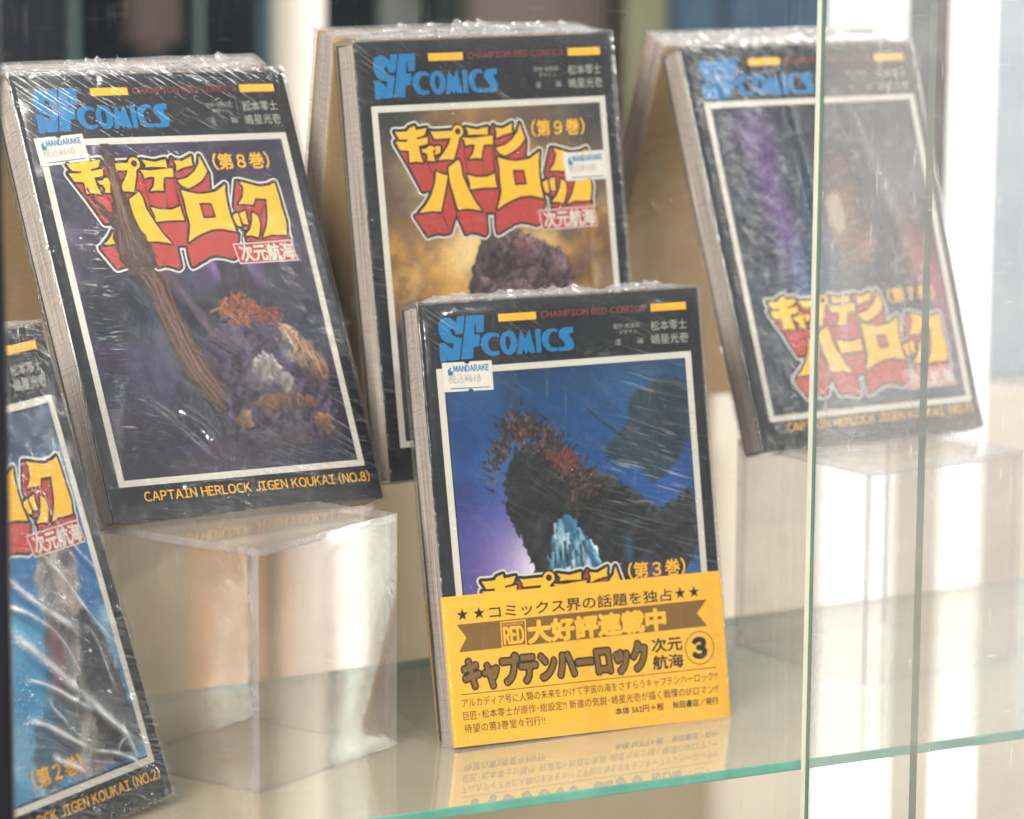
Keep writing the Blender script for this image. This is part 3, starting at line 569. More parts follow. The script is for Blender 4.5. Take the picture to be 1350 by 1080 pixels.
class Painter:
    """paints soft printed illustration colours on the art panel grid (mm coordinates)"""
    def __init__(s, x0, y0, x1, y1, step, seed):
        s.nx = int((x1 - x0) / step) + 1; s.ny = int((y1 - y0) / step) + 1
        s.X, s.Y = np.meshgrid(np.linspace(x0, x1, s.nx), np.linspace(y0, y1, s.ny)); s.C = np.zeros(s.X.shape + (3,)); s.sd = seed
        s.k = 0
    def fill(s, c): s.C[:] = c
    def mix(s, m, c):
        m = np.clip(m, 0, 1)[..., None]; s.C = s.C * (1 - m) + np.asarray(c, float) * m
    def cloud(s, c, sc, lo, hi, amt=1, rot=0, st=1, oct=4):
        s.k += 11; x = s.X * math.cos(rot) + s.Y * math.sin(rot); y = -s.X * math.sin(rot) + s.Y * math.cos(rot)
        s.mix(amt * np.clip((noise2(x * sc, y * sc * st, s.sd + s.k, oct) - lo) / (hi - lo), 0, 1), c)
    def glow(s, cx, cy, rx, ry, c, amt=1, rot=0, p=2):
        a, b = s.X - cx, s.Y - cy; x = a * math.cos(rot) + b * math.sin(rot); y = -a * math.sin(rot) + b * math.cos(rot)
        s.mix(amt * np.exp(-((np.abs(x / rx)) ** p + (np.abs(y / ry)) ** p)), c)
    def shape(s, pts, c, soft=.5, rough=0, amt=1, c2=None, sc=.25, st=1, rot=0, vol=0, ink=0):
        s.k += 7; d = seg_sdf(s.X, s.Y, pts)
        if rough: d = d + rough * (noise2(s.X * .5, s.Y * .5, s.sd + s.k, 3) - .5) * 2
        m = amt * np.clip(.5 - d / soft, 0, 1)
        if c2 is None: s.mix(m, c)
        else:
            x = s.X * math.cos(rot) + s.Y * math.sin(rot); y = -s.X * math.sin(rot) + s.Y * math.cos(rot)
            t = np.clip((noise2(x * sc, y * sc * st, s.sd + s.k + 3, 4) - .35) / .3, 0, 1)[..., None]
            s.C = s.C * (1 - m[..., None]) + (np.asarray(c) * (1 - t) + np.asarray(c2) * t) * m[..., None]
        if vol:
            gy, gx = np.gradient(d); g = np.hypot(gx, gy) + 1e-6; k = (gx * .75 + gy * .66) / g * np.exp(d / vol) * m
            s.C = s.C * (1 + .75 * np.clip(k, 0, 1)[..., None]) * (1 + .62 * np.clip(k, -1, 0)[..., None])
        if ink: s.mix(ink * np.exp(-(d / .35) ** 2), (18, 18, 24))
    def line(s, pts, c, w, soft=.4, amt=1, taper=None, c2=None):
        pts = np.array(pts, float)
        if taper is None: d = seg_sdf(s.X, s.Y, pts, False) - w
        else:
            d = np.full(s.X.shape, 1e9)
            for i in range(len(pts) - 1):
                (x1, y1), (x2, y2) = pts[i], pts[i + 1]; dx, dy = x2 - x1, y2 - y1
                t = np.clip(((s.X - x1) * dx + (s.Y - y1) * dy) / (dx * dx + dy * dy + 1e-9), 0, 1)
                d = np.minimum(d, np.hypot(s.X - x1 - t * dx, s.Y - y1 - t * dy) - (taper[i] * (1 - t) + taper[i + 1] * t))
        m = np.clip(.5 - d / soft, 0, 1) * amt
        if c2 is not None:
            sh = np.clip(-d / (w if taper is None else max(taper)) , 0, 1)[..., None]
            s.C = s.C * (1 - m[..., None]) + (np.asarray(c) * (1 - sh) + np.asarray(c2) * sh) * m[..., None]
        else: s.mix(m, c)
    def build(s, b, w=.06):
        grain = 1 + .10 * (rng.random(s.X.shape) - .5)
        c = lin(np.clip(s.C * grain[..., None], 0, 255))
        V = b.PA(s.X.ravel(), s.Y.ravel(), w)
        me = bpy.data.meshes.new('cover_artwork'); nx, ny = s.nx, s.ny
        i = (np.arange(ny - 1)[:, None] * nx + np.arange(nx - 1)[None]).ravel()
        Fq = np.stack([i, i + 1, i + nx + 1, i + nx], 1)
        me.vertices.add(len(V)); me.vertices.foreach_set('co', V.astype(np.float32).ravel())
        me.loops.add(Fq.size); me.loops.foreach_set('vertex_index', Fq.ravel().astype(np.int32))
        me.polygons.add(len(Fq)); me.polygons.foreach_set('loop_start', (np.arange(len(Fq)) * 4).astype(np.int32))
        me.update(); me.validate()
        a = me.color_attributes.new('ink', 'FLOAT_COLOR', 'POINT')
        C4 = np.ones((len(V), 4), np.float32); C4[:, :3] = c.reshape(-1, 3); a.data.foreach_set('color', C4.ravel())
        me.materials.append(ART)
        o = bpy.data.objects.new('cover_artwork', me); COL.objects.link(o); o.parent = b.root
        return o

def bow(pts, n=6):
    """smooth a control polygon (Chaikin) for painted shapes"""
    p = [np.array(q, float) for q in pts]
    for _ in range(2):
        q = []
        for i in range(len(p)): a, c = p[i], p[(i + 1) % len(p)]; q += [a * .75 + c * .25, a * .25 + c * .75]
        p = q
    return [tuple(q) for q in p]

def standard_print(b, vol, title_dy, title_dx=0.0, bottom=None, fr=(6.0, 13.6, 122.0, 155.3), title=True, vol_at=None):
    x0, y0, x1, y1 = fr; t = 2.9
    b.layer('white_cover_frame', [([(x0, y0), (x1, y0), (x1, y1), (x0, y1), (x0 + t, y0 + t - .3), (x1 - t, y0 + t - .3), (x1 - t, y1 - t + .2), (x0 + t, y1 - t + .2)],
            [(0, 1, 5, 4), (1, 2, 6, 5), (2, 3, 7, 6), (3, 0, 4, 7)], .09, WHITE)])
    b.layer('series_logo_lettering', [(LOGO[0], LOGO[1], .08, BLUE)])
    for xa, xb in ((35.3, 52.2), (104.8, 121.3)):
        b.layer('amber_bar', [rect(xa, 173.1, xb, 176.3) + (.08, BAR)])
    v, f = latin("CHAMPION RED COMICS", 54.4, 173.5, 102.3, 2.6)
    b.layer('imprint_lettering', [(v, f, .08, DREDL)])
    P = []
    for s_, xa, ya, xb, h in (("松本零士", 104.2, 164.9, 121.0, 4.2), ("嶋星光壱", 104.0, 159.2, 121.2, 4.2), ("原作･総設定･", 86.8, 166.9, 100.0, 2.0),
                              ("デザイン", 89.3, 164.4, 97.8, 1.8), ("漫", 87.2, 159.9, 89.7, 2.5), ("画", 97.6, 160.0, 100.2, 2.3)):
        v, f = text2d(s_, xa, ya, xb, h, -0.006 if h < 3 else 0); P.append((v, f, .08, SILV))
    b.layer('author_lettering', P)
    if title:
        def tr(L): v = np.array(L[0]); return v + np.array([title_dx, title_dy]), L[1]
        parts = []
        for i, (k, m) in enumerate((('white', WHITE), ('dedge', NAVY), ('red', RED), ('lines', NAVY), ('dark', NAVY), ('rohole', RED), ('yellow', YEL))):
            v, f = tr(TX[k]); parts.append((v, f, .14 + .035 * i, m))
        b.layer('title_lettering', parts)
        vx, vy = vol_at or (83.9 + title_dx, 140.3 + title_dy)
        v, f = text2d("（第%s巻）" % vol, vx, vy, vx + 26.7, 6.9)
        b.layer('volume_lettering', [(v, f, .2, BAR, .16)])
        q = np.array([(83.7, 108.95), (112.2, 109.4), (113.4, 100.5), (84.9, 100.3)]) + (title_dx, title_dy)
        c = q.mean(0); q2 = c + (q - c) * (.965, .89)
        v, f = text2d("次元航海", 86.2 + title_dx, 101.3 + title_dy, 112.0 + title_dx, 7.0, 0, -.08)
        b.layer('subtitle_plate', [(q, [(0, 3, 2, 1)], .44, WHITE), (q2, [(0, 3, 2, 1)], .475, RED), (v, f, .51, WHITE, .22)])
    if bottom:
        v, f = latin(bottom, 16.2, 7.3, 122.9, 3.7)
        b.layer('romanised_title_lettering', [(v, f, .08, BAR, .05)])

def price_label(b, q, price, w=.6):
    """little two-line label: q = corners TL, TR, BR, BL in mm"""
    q = np.array(q, float); tl, tr, br, bl = q
    def m(a, c): return tuple((1 - c) * ((1 - a) * tl + a * tr) + c * ((1 - a) * bl + a * br))
    out = [m(0, 0), m(.44, 0), m(.455, .05), m(.50, .085), m(.545, .05), m(.56, 0), m(1, 0), m(1, 1), m(.60, 1), m(.585, .95), m(.54, .915), m(.495, .95), m(.48, 1), m(0, 1)]
    v, f = union([out])
    V = list(b.PA(v[:, 0], v[:, 1], w)) + list(b.PA(v[:, 0], v[:, 1], w - .22)); n = len(v)
    F = [tuple(t) for t in f] + [tuple(k + n for k in reversed(t)) for t in f]
    pt = np.array(out); o = len(V); V += list(b.PA(pt[:, 0], pt[:, 1], w)) + list(b.PA(pt[:, 0], pt[:, 1], w - .22)); k = len(pt)
    for i in range(k): F.append((o + i, o + (i + 1) % k, o + k + (i + 1) % k, o + k + i))
    lab = mesh_obj('price_label', V, F, STICK, b.root)
    def place(s_, a0, c0, a1, c1, off=0.0):
        v, f = latin(s_, 0, 0, 1, 1) if off == 1 else text2d(s_, 0, 0, 1, 1, off)
        p = np.array([m(a0 + (a1 - a0) * x, c1 + (c0 - c1) * y) for x, y in v]); return p, f
    P = [place("MANDARAKE", .22, .12, .93, .33, 1) + (w + .05, BLUE, .10), place(price, .10, .40, .75, .72, -.004) + (w + .05, GREYT)]
    P.append(([m(.13, .88), m(.92, .88), m(.92, .915), m(.13, .915)], [(0, 3, 2, 1)], w + .05, BLUE))
    dv, df = union([[m(.10 + .055 * (1 + math.cos(t)), .37 + .085 * math.sin(t)) for t in np.linspace(0, 2 * math.pi, 13)[:-1]],
                    [m(.105, .36), m(.10, .27), m(.125, .22), m(.155, .18), m(.16, .13), m(.175, .19), m(.16, .25), m(.15, .32)]])
    P.append((dv, df, w + .05, BLUE))
    b.layer('label_lettering', P, lab)
    return lab

zero = lambda U, V: 0 * U
def gs(U, V, cx, cy, rx, ry): return np.exp(-(((U - cx) / rx) ** 2 + ((V - cy) / ry) ** 2))
FRONTG = 'wrapped comic volumes on show'
REARG = 'comic volumes propped behind the front ones'

# ---- volume 8, upper left
b8 = Book('eight', 14.5, 'black comic volume 8 with a brown trunk on its dark cover, on the left riser', FRONTG)
cover_shell(b8, 'cover', BLACK); page_block(b8)
p = Painter(8.7, 16.2, 119.3, 152.7, .42, 5)
p.fill((40, 42, 60)); p.cloud((88, 74, 108), .035, .42, .68, .9); p.cloud((38, 54, 74), .03, .45, .7, .8); p.cloud((20, 24, 36), .05, .5, .7, .6)
p.glow(30, 150, 26, 9, (118, 104, 138), .6)
p.mix(np.clip((95 - p.Y) / 50, 0, 1) * .45, (26, 34, 50))
p.glow(78, 103, 17, 15, (112, 88, 140), 1, 0, 6)
p.shape(bow([(70, 110), (84, 112), (88, 96), (98, 84), (104, 60), (96, 50), (66, 50), (60, 80), (72, 92), (76, 100)]), (34, 34, 50), 2.5, 1.6)
p.cloud((30, 30, 44), .06, .5, .62, .5)
p.cloud((70, 52, 78), .05, .55, .75, .5)
# old gnarled trunk with strands of bark
ctr = [(40, 106), (45, 94), (47, 82), (50, 70), (54, 58), (61, 46), (69, 37)]
p.line(ctr, (58, 42, 40), 5, .6, 1, (6.0, 5.4, 5.6, 6.6, 7.0, 5.2, 2.6), c2=(112, 78, 62))
for k in range(7):
    o = -4.2 + 1.4 * k
    p.line([(x + o * (1 - .08 * i) + .5 * math.sin(i * 2 + k), y + o * .35) for i, (x, y) in enumerate(ctr[:-1])], (46, 32, 32) if k % 2 else (176, 128, 98), .22, .5, .7 if k % 2 else .5)
p.line([(50, 100), (58, 84), (68, 66), (76, 48)], (88, 54, 42), 1.2, .5, .95, (1.6, 1.5, 1.6, 1.0), c2=(168, 108, 78))
p.line([(48, 106), (56, 90), (64, 74), (72, 70)], (50, 44, 58), 2, .6, .9, (1.2, 2.4, 2.2, .8), c2=(84, 72, 92))
# dark slope with fallen stones and autumn scrub
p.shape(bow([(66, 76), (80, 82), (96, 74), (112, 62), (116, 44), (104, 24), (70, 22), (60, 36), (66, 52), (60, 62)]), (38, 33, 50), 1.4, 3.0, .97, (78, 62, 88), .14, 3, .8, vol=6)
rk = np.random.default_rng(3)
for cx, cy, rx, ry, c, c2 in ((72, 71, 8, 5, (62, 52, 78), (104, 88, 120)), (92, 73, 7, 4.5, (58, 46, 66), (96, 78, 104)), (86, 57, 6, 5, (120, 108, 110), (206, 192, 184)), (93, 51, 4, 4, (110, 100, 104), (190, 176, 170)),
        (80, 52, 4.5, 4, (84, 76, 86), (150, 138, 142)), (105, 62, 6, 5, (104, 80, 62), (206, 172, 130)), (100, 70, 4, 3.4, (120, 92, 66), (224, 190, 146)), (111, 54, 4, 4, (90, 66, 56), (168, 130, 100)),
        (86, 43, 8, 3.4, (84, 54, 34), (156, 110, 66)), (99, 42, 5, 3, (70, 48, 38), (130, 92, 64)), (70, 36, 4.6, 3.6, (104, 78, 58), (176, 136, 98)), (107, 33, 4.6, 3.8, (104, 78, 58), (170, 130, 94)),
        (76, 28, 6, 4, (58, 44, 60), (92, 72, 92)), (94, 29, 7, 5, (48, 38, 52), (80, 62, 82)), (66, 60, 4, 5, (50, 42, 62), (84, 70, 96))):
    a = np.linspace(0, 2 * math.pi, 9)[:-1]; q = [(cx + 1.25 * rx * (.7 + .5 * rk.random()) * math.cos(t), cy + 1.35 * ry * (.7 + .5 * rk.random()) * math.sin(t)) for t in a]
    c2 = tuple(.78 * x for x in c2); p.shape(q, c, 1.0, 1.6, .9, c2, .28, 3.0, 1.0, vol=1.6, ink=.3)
for k in range(150):
    t = rk.random() * 6.28; r_ = 7.5 * rk.random() ** .5; x, y = 79 + 1.2 * r_ * math.cos(t), 82 + r_ * .85 * math.sin(t)
    c = [(176, 108, 74), (134, 76, 50), (92, 50, 40), (150, 62, 44)][rk.integers(4)]
    p.line([(x, y), (x + rk.normal() * 1.6, y + rk.normal() * 1.3)], c, .45, .5, .9)
for k in range(70):
    x, y = 92 + rk.normal() * 3.4, 79 + rk.normal() * 1.8; p.line([(x, y), (x + 1.6, y + rk.normal() * .8)], (140, 56, 40) if k % 3 else (84, 36, 32), .4, .5, .9)
for k in range(60):
    x = 96 + 18 * rk.random(); y = 74 - (x - 96) * .9 + rk.normal() * 2; p.line([(x, y), (x + 1.5, y - 3 - 2 * rk.random())], (206, 168, 124) if k % 2 else (130, 98, 74), .25, .5, .7)
p.shape(bow([(30, 20), (62, 30), (80, 20), (70, 16), (28, 16)]), (70, 52, 66), 4, 3, .7)
p.cloud((150, 120, 104), .16, .66, .8, .25, .9, 3)
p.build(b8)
standard_print(b8, '８', 0, 0, "CAPTAIN HERLOCK JIGEN KOUKAI (NO.8)")
# the top of the trunk crosses the title
Lf = [(33.6, 152.9), (34.0, 142), (33.4, 131), (31.6, 124), (26, 130), (23.5, 135), (22.8, 134.4), (25.4, 127), (30.2, 119), (29.4, 112), (30.0, 105), (34.5, 98)]
Rt = [(46.6, 101), (46.6, 108), (44.6, 114), (41.4, 119.5), (40.0, 128), (38.9, 140), (37.8, 152.9)]
jag = lambda P_, n_: [(x + .5 * math.sin(i * 2.3 + n_), y) for i, (x, y) in enumerate([(P_[k][0] + (P_[k + 1][0] - P_[k][0]) * t / 4, P_[k][1] + (P_[k + 1][1] - P_[k][1]) * t / 4) for k in range(len(P_) - 1) for t in range(4)] + [P_[-1]])]
tv, tf = union([jag(Lf, 0) + jag(Rt, 1)])
TRK = paint('trunk_print', (72, 54, 50), .45, .2, .12, 500, var=.35, vs=160); TRK2 = paint('trunk_print_light', (128, 94, 76), .45, .2, .12, 500, var=.3, vs=120)
gl = []
for k in range(9):
    x = 34.6 + .38 * k; gl += stroke([(x + .5 * math.sin(y * .3 + k * 2) + (k - 4) * max(0, 122 - y) * .075 * (1 if y > 104 else .9), y) for y in np.linspace(149 - 3 * (k % 3), 103 + 2 * (k % 4), 12)], .10 + .05 * (k % 2), False, 6)
gv, gf = union(gl)
b8.layer('printed_trunk', [(tv, tf, .56, TRK), (gv, gf, .585, TRK2)])
price_label(b8, [(4.9, 155.9), (26.8, 157.3), (27.3, 146.0), (5.3, 144.2)], "税込¥660")
m8 = [lambda U, V: 1.7 * np.exp(-((U - 17 - .06 * (V - 80)) / 6.5) ** 2) * np.clip((V - 22) / 10, 0, 1) * np.clip((128 - V) / 14, 0, 1) + .8 * gs(U, V, 118, 60, 9, 60),
      lambda U, V: 1.3 * gs(U, V, 102, 36, 26, 24) + .5 * gs(U, V, 10, 176, 26, 9) + .12,
      lambda U, V: 1.0 * gs(U, V, 96, 12, 46, 9) + .8 * gs(U, V, 30, 32, 14, 14)]
wrap(b8, m8, .22, [(22, 48, 52, 22, .7, 1.2), (40, 42, 56, 26, .9, 1.6), (28, 8, 66, 15, .6, 1.0), (66, 15, 122, 6, .7, 1.2), (4, 10, 16, 60, .5, .9)], 4.2, 11)

# ---- volume 9, upper middle
b9 = Book('nine', 14.5, 'black comic volume 9 with a golden smoky cover, half hidden behind the banded volume', FRONTG)
cover_shell(b9, 'cover', BLACK); page_block(b9)
p = Painter(8.7, 16.2, 119.3, 152.7, .7, 9)
p.fill((120, 88, 56)); p.cloud((206, 146, 62), .045, .40, .62, 1); p.cloud((90, 66, 50), .06, .48, .68, .8); p.cloud((236, 206, 150), .05, .58, .75, .8)
p.glow(10, 150, 24, 16, (36, 46, 56), .95); p.glow(118, 148, 36, 22, (44, 48, 52), .95); p.glow(60, 150, 26, 10, (150, 112, 72), .7); p.glow(14, 122, 12, 26, (82, 66, 58), .7)
p.glow(48, 92, 16, 14, (246, 216, 160), .85); p.glow(82, 94, 14, 8, (240, 214, 160), .6); p.glow(118, 92, 10, 20, (98, 66, 40), .6)
p.mix(np.clip((74 - p.Y) / 14, 0, 1), (56, 46, 56)); p.cloud((90, 70, 72), .05, .5, .7, .5)
p.shape(bow([(44, 60), (46, 80), (52, 92), (56, 104), (63, 108), (70, 104), (76, 98), (88, 94), (98, 84), (98, 74), (90, 68), (88, 56)]), (58, 44, 50), .9, 1.6, 1, (104, 80, 84), .2, 2.2, .9, vol=4, ink=.5)
for cx, cy, rx, ry in ((62, 96, 6, 8), (74, 90, 9, 7), (90, 84, 7, 8), (54, 74, 7, 9), (70, 72, 10, 9), (86, 70, 8, 7)):
    a = np.linspace(0, 2 * math.pi, 8)[:-1]; p.shape([(cx + rx * math.cos(t + cx), cy + ry * math.sin(t + cx)) for t in a], (62, 48, 54), .8, 1.6, .9, (112, 86, 88), .25, 2, .9, vol=3, ink=.5)
p.line([(55, 92), (60, 100), (64, 105)], (76, 60, 62), 3, 1.2, .8)
p.shape(bow([(66, 94), (74, 98), (80, 92), (74, 86)]), (120, 66, 56), 2.2, 1.8, .4)
p.line([(108, 100), (107, 84), (108, 70)], (110, 76, 40), 1.0, 1.2, .6)
p.build(b9)
standard_print(b9, '９', -1.0, -.6, None)
price_label(b9, [(97.6, 131.6), (119.0, 132.0), (119.6, 119.6), (98.6, 119.6)], "税込¥1100")
wrap(b9, [lambda U, V: 1.3 * np.exp(-((U - 125) / 3.5) ** 2) + .25, lambda U, V: .8 * gs(U, V, 10, 178, 40, 20) + .25, lambda U, V: .5 * gs(U, V, 4, 60, 10, 80)], .2, [(60, 160, 78, 152, .6, .9)], 4.4, 23)

# ---- the banded volume in front
bf = Book('front', 15.0, 'black comic volume with blue night cover and yellow paper band, standing on the glass shelf', FRONTG)
cover_shell(bf, 'cover', BLACK); page_block(bf)
p = Painter(9.5, 56.0, 118.6, 152.2, .4, 17)
p.fill((14, 72, 128)); p.cloud((12, 52, 98), .03, .42, .62, .9); p.cloud((34, 106, 164), .035, .5, .7, .7)
p.mix(np.clip((p.Y - 128) / 26, 0, 1) * .5, (24, 44, 70))
p.glow(18, 74, 34, 34, (78, 62, 140), .9); p.glow(36, 66, 15, 26, (196, 168, 206), .85); p.glow(43, 68, 7, 17, (238, 226, 236), .9)
p.glow(104, 100, 18, 14, (34, 84, 158), .8); p.glow(92, 84, 14, 12, (60, 70, 150), .5); p.glow(16, 130, 14, 16, (18, 58, 120), .6)
# dark drifting cloud bank
p.shape(bow([(92, 140), (108, 146), (118.8, 144), (118.8, 116), (108, 106), (98, 100), (96, 110), (84, 110), (78, 114), (82, 122), (90, 126)]), (26, 44, 58), 2.2, 2.2, .92, (40, 60, 70), .1)
p.line([(88, 121), (78, 129), (72, 134)], (26, 44, 58), .5, .8, .8); p.line([(92, 132), (97, 140)], (34, 50, 66), 1.2, 1.0, .5)
# sea crag sloping down to the right, dry scrub along its ridge
p.shape(bow([(30, 100), (34, 116), (42, 122), (52, 120), (62, 112), (78, 108), (92, 98), (100, 90), (112, 94), (118.8, 104), (118.8, 56), (48, 56), (42, 70), (36, 84)]), (22, 25, 29), .6, 2.4, 1, (42, 46, 48), .09, 3, .9, vol=3)
rk = np.random.default_rng(8)
for k in range(70):
    x = 40 + 70 * rk.random(); y = 116 - (x - 40) * .42 - 40 * rk.random(); l = 5 + 9 * rk.random()
    if y > 58: p.line([(x, y), (x + l * .75, y - l * .55 + rk.normal())], [(54, 60, 62), (12, 14, 18), (34, 40, 44)][k % 3], .28, .6, .7)
for k in range(520):
    a = rk.random(); cx, cy = 27 + 44 * a + rk.normal() * 2.6, 108 + 22 * math.sin(math.pi * min(1, a * 1.15) ** .8) - 6 * a + rk.normal() * 3.6
    if cx < 14 or cy > 142: continue
    t = 2.4 - 2.0 * a + rk.normal() * .5; l = 1.4 + 2.6 * rk.random()
    p.line([(cx, cy), (cx + l * math.cos(t), cy + l * math.sin(t))], [(40, 28, 28), (66, 45, 40), (98, 70, 60), (122, 88, 72)][min(3, int(abs(rk.normal()) * 1.5))], .5, .5, .95, (.6, .1))
for k in range(60):
    cx, cy = 60 + rk.normal() * 4, 113 + rk.normal() * 2.2; p.line([(cx, cy), (cx + rk.normal() * 2, cy + 1.6)], (124, 58, 50) if k % 2 else (84, 40, 38), .4, .6, .8)
# frozen cascade spilling down the crag
p.shape(bow([(54, 90), (60, 92), (64, 84), (72, 76), (74, 64), (72, 56), (46, 56), (48, 66), (50, 78)]), (44, 92, 122), .7, 2.0, .96, (164, 204, 218), .10, 3.5, 1.9, vol=1.6)
for k in range(46):
    x = 50 + 20 * rk.random(); y = 88 - 24 * rk.random(); l = 4 + 9 * rk.random()
    if seg_sdf(np.array([x]), np.array([y]), [(52, 90), (61, 92), (72, 76), (73, 56), (47, 56)])[0] < -1: p.line([(x, y), (x + (x - 58) * .12, y - l)], [(206, 228, 234), (22, 46, 66), (120, 170, 192)][k % 3], .3, .6, .8, (.7, .1))
p.glow(86, 74, 2.4, 8, (40, 110, 150), .6)
p.cloud((56, 60, 58), .14, .64, .8, .25, .5, 4)
p.glow(96, 60, 5, 10, (120, 84, 150), .7)
p.build(bf)
standard_print(bf, '３', -78.6, 1.0, None)
price_label(bf, [(8.6, 157.6), (30.5, 157.3), (30.3, 145.1), (8.5, 145.5)], "税込¥618")
band = cover_shell(bf, 'paper_band', BANDY, .35, 61.8, .85, 0, .2, wrap_in=14)
bp_ = []
star = lambda cx, cy, r: [(cx + (r if i % 2 == 0 else r * .4) * math.sin(math.pi * i / 5), cy + (r if i % 2 == 0 else r * .4) * math.cos(math.pi * i / 5)) for i in range(10)]
bw = .92
for cx in (7.7, 15.1, 107.9, 114.5): v, f = union([star(cx, 53.9, 2.75)]); bp_.append((v, f, bw, BANDB))
v, f = text2d("コミックス界の話題を独占", 19.8, 51.2, 104.0, 5.2); bp_.append((v, f, bw, BANDB, .08))
v, f = union([[(4.7, 50.1), (120.2, 50.3), (115.2, 44.9), (119.6, 39.2), (4.7, 38.8), (8.6, 44.5)]]); bp_.append((v, f, bw, BROWN))
fr_o = [(24.4, 49.3), (35.4, 49.3), (35.0, 39.1), (24.1, 39.1)]; v, f = union(stroke(fr_o, .25)); bp_.append((v, f, bw + .03, BANDY))
v, f = latin("RED", 25.3, 40.2, 34.2, 6.8); bp_.append((v, f, bw + .03, BANDY, .3))
v, f = text2d("CHAMPION", 25.2, 47.6, 34.2, 1.1); bp_.append((v, f, bw + .03, BANDY))
v, f = text2d("大好評連載中", 36.5, 39.7, 99.8, 8.6); bp_.append((v, f, bw + .03, BANDY, .55))
cr0 = "キャプテンハーロック"
v, f = text2d(cr0, 6.0, 23.4, 89.6, 12.2, 0, -.12); bp_.append((v, f, bw, BANDB, 1.35)); bp_.append((v, f, bw + .03, BANDB, .6))
v, f = text2d(cr0, 6.0, 23.4, 89.6, 12.2, 0, -.12); bp_.append((v, f, bw + .06, BROWN, .62)); bp_.append((v, f, bw + .085, BROWN, .3))
v, f = text2d("次元", 92.6, 30.4, 107.0, 5.7); bp_.append((v, f, bw, BANDB, .16))
v, f = text2d("航海", 92.6, 23.2, 107.0, 5.8); bp_.append((v, f, bw, BANDB, .16))
v, f = union(stroke(circ(115.2, 30.4, 6.8, 36), .16)); bp_.append((v, f, bw, BANDB))
v, f = latin("3", 112.2, 26.6, 118.0, 7.7); bp_.append((v, f, bw, BANDB, .75)); bp_.append((v, f, bw+.03, BANDB, .35))
v, f = union(stroke([(4.0, 21.5), (122.3, 21.6)], .14, False)); bp_.append((v, f, bw, BANDB))
for s_, xa, ya, xb, h, of in (("アルカディア号に人類の未来をかけて宇宙の海をさすらうキャプテンハーロック!!", 4.1, 16.2, 122.6, 3.7, 0),
        ("巨匠･松本零士が原作･総設定!! 新進の気鋭･嶋星光壱が描く戦慄のSFロマン!!", 4.1, 10.9, 122.4, 3.7, 0),
        ("待望の第3巻堂々刊行!!", 4.1, 5.7, 40.7, 3.7, 0), ("本体 562円＋税", 73.3, 6.3, 96.0, 3.0, .06), ("秋田書店／発行", 100.4, 6.3, 122.2, 3.0, .05)):
    v, f = text2d(s_, xa, ya, xb, h); bp_.append((v, f, bw, BANDB, of))
bf.layer('band_lettering', bp_, band)
wrap(bf, [lambda U, V: .35 * gs(U, V, 12, 60, 9, 40), lambda U, V: .7 * gs(U, V, 12, 170, 34, 18) + .9 * gs(U, V, 112, 172, 12, 7) + .14 + .2 * gs(U, V, 60, 150, 40, 30),
          lambda U, V: 1.7 * gs(U, V, 102, 112, 24, 44) + .6 * gs(U, V, 110, 30, 26, 34) + .4 * gs(U, V, 20, 32, 20, 10)],
     .16, [(10, 176, 34, 180, .7, .9), (70, 160, 92, 151, .35, .8), (96, 174, 112, 176, .6, .8)], 3.4, 37)

# ---- right volume
br = Book('right', 14.0, 'black comic volume with its title low on the cover, behind the sliding panes', FRONTG)
cover_shell(br, 'cover', BLACK); page_block(br)
p = Painter(8.7, 16.2, 119.8, 153.2, .8, 41)
p.fill((44, 52, 66)); p.cloud((28, 34, 48), .04, .42, .62, .9)
p.glow(34, 112, 8, 44, (92, 52, 120), .9, .12); p.glow(30, 140, 12, 14, (84, 50, 112), .7); p.glow(44, 60, 8, 30, (64, 106, 150), .7, .1); p.glow(56, 84, 6, 30, (40, 80, 130), .5)
p.shape(bow([(66, 128), (76, 132), (80, 124), (74, 116), (66, 120)]), (140, 62, 52), 5, 2.4, .55)
p.shape(bow([(60, 118), (84, 118), (88, 96), (80, 76), (62, 80)]), (62, 44, 44), 3, 3, .9, (128, 84, 60), .12)
p.shape(bow([(62, 112), (70, 114), (72, 98), (66, 92), (61, 100)]), (196, 176, 160), 1.6, 1.6, .75)
p.glow(112, 70, 9, 26, (206, 60, 52), .9, .25); p.glow(112, 44, 8, 30, (96, 70, 130), .7)
p.cloud((150, 150, 160), .12, .62, .78, .5, .4, 3); p.glow(88, 22, 34, 7, (60, 80, 110), .6)
p.build(br)
standard_print(br, '７', -80.0, 2.4, "CAPTAIN HERLOCK JIGEN KOUKAI (NO.7)", fr=(7.2, 12.2, 123.3, 157.0))
wrap(br, [lambda U, V: 0.3 * gs(U, V, 18, 70, 12, 70) + .1, lambda U, V: .4 * gs(U, V, 30, 160, 30, 30) + .1, lambda U, V: .6 * gs(U, V, 100, 40, 20, 50)], .12,
     [(52, 176, 56, 60, .5, 2.4), (78, 168, 112, 40, .8, 3.4)], 2.6, 53)

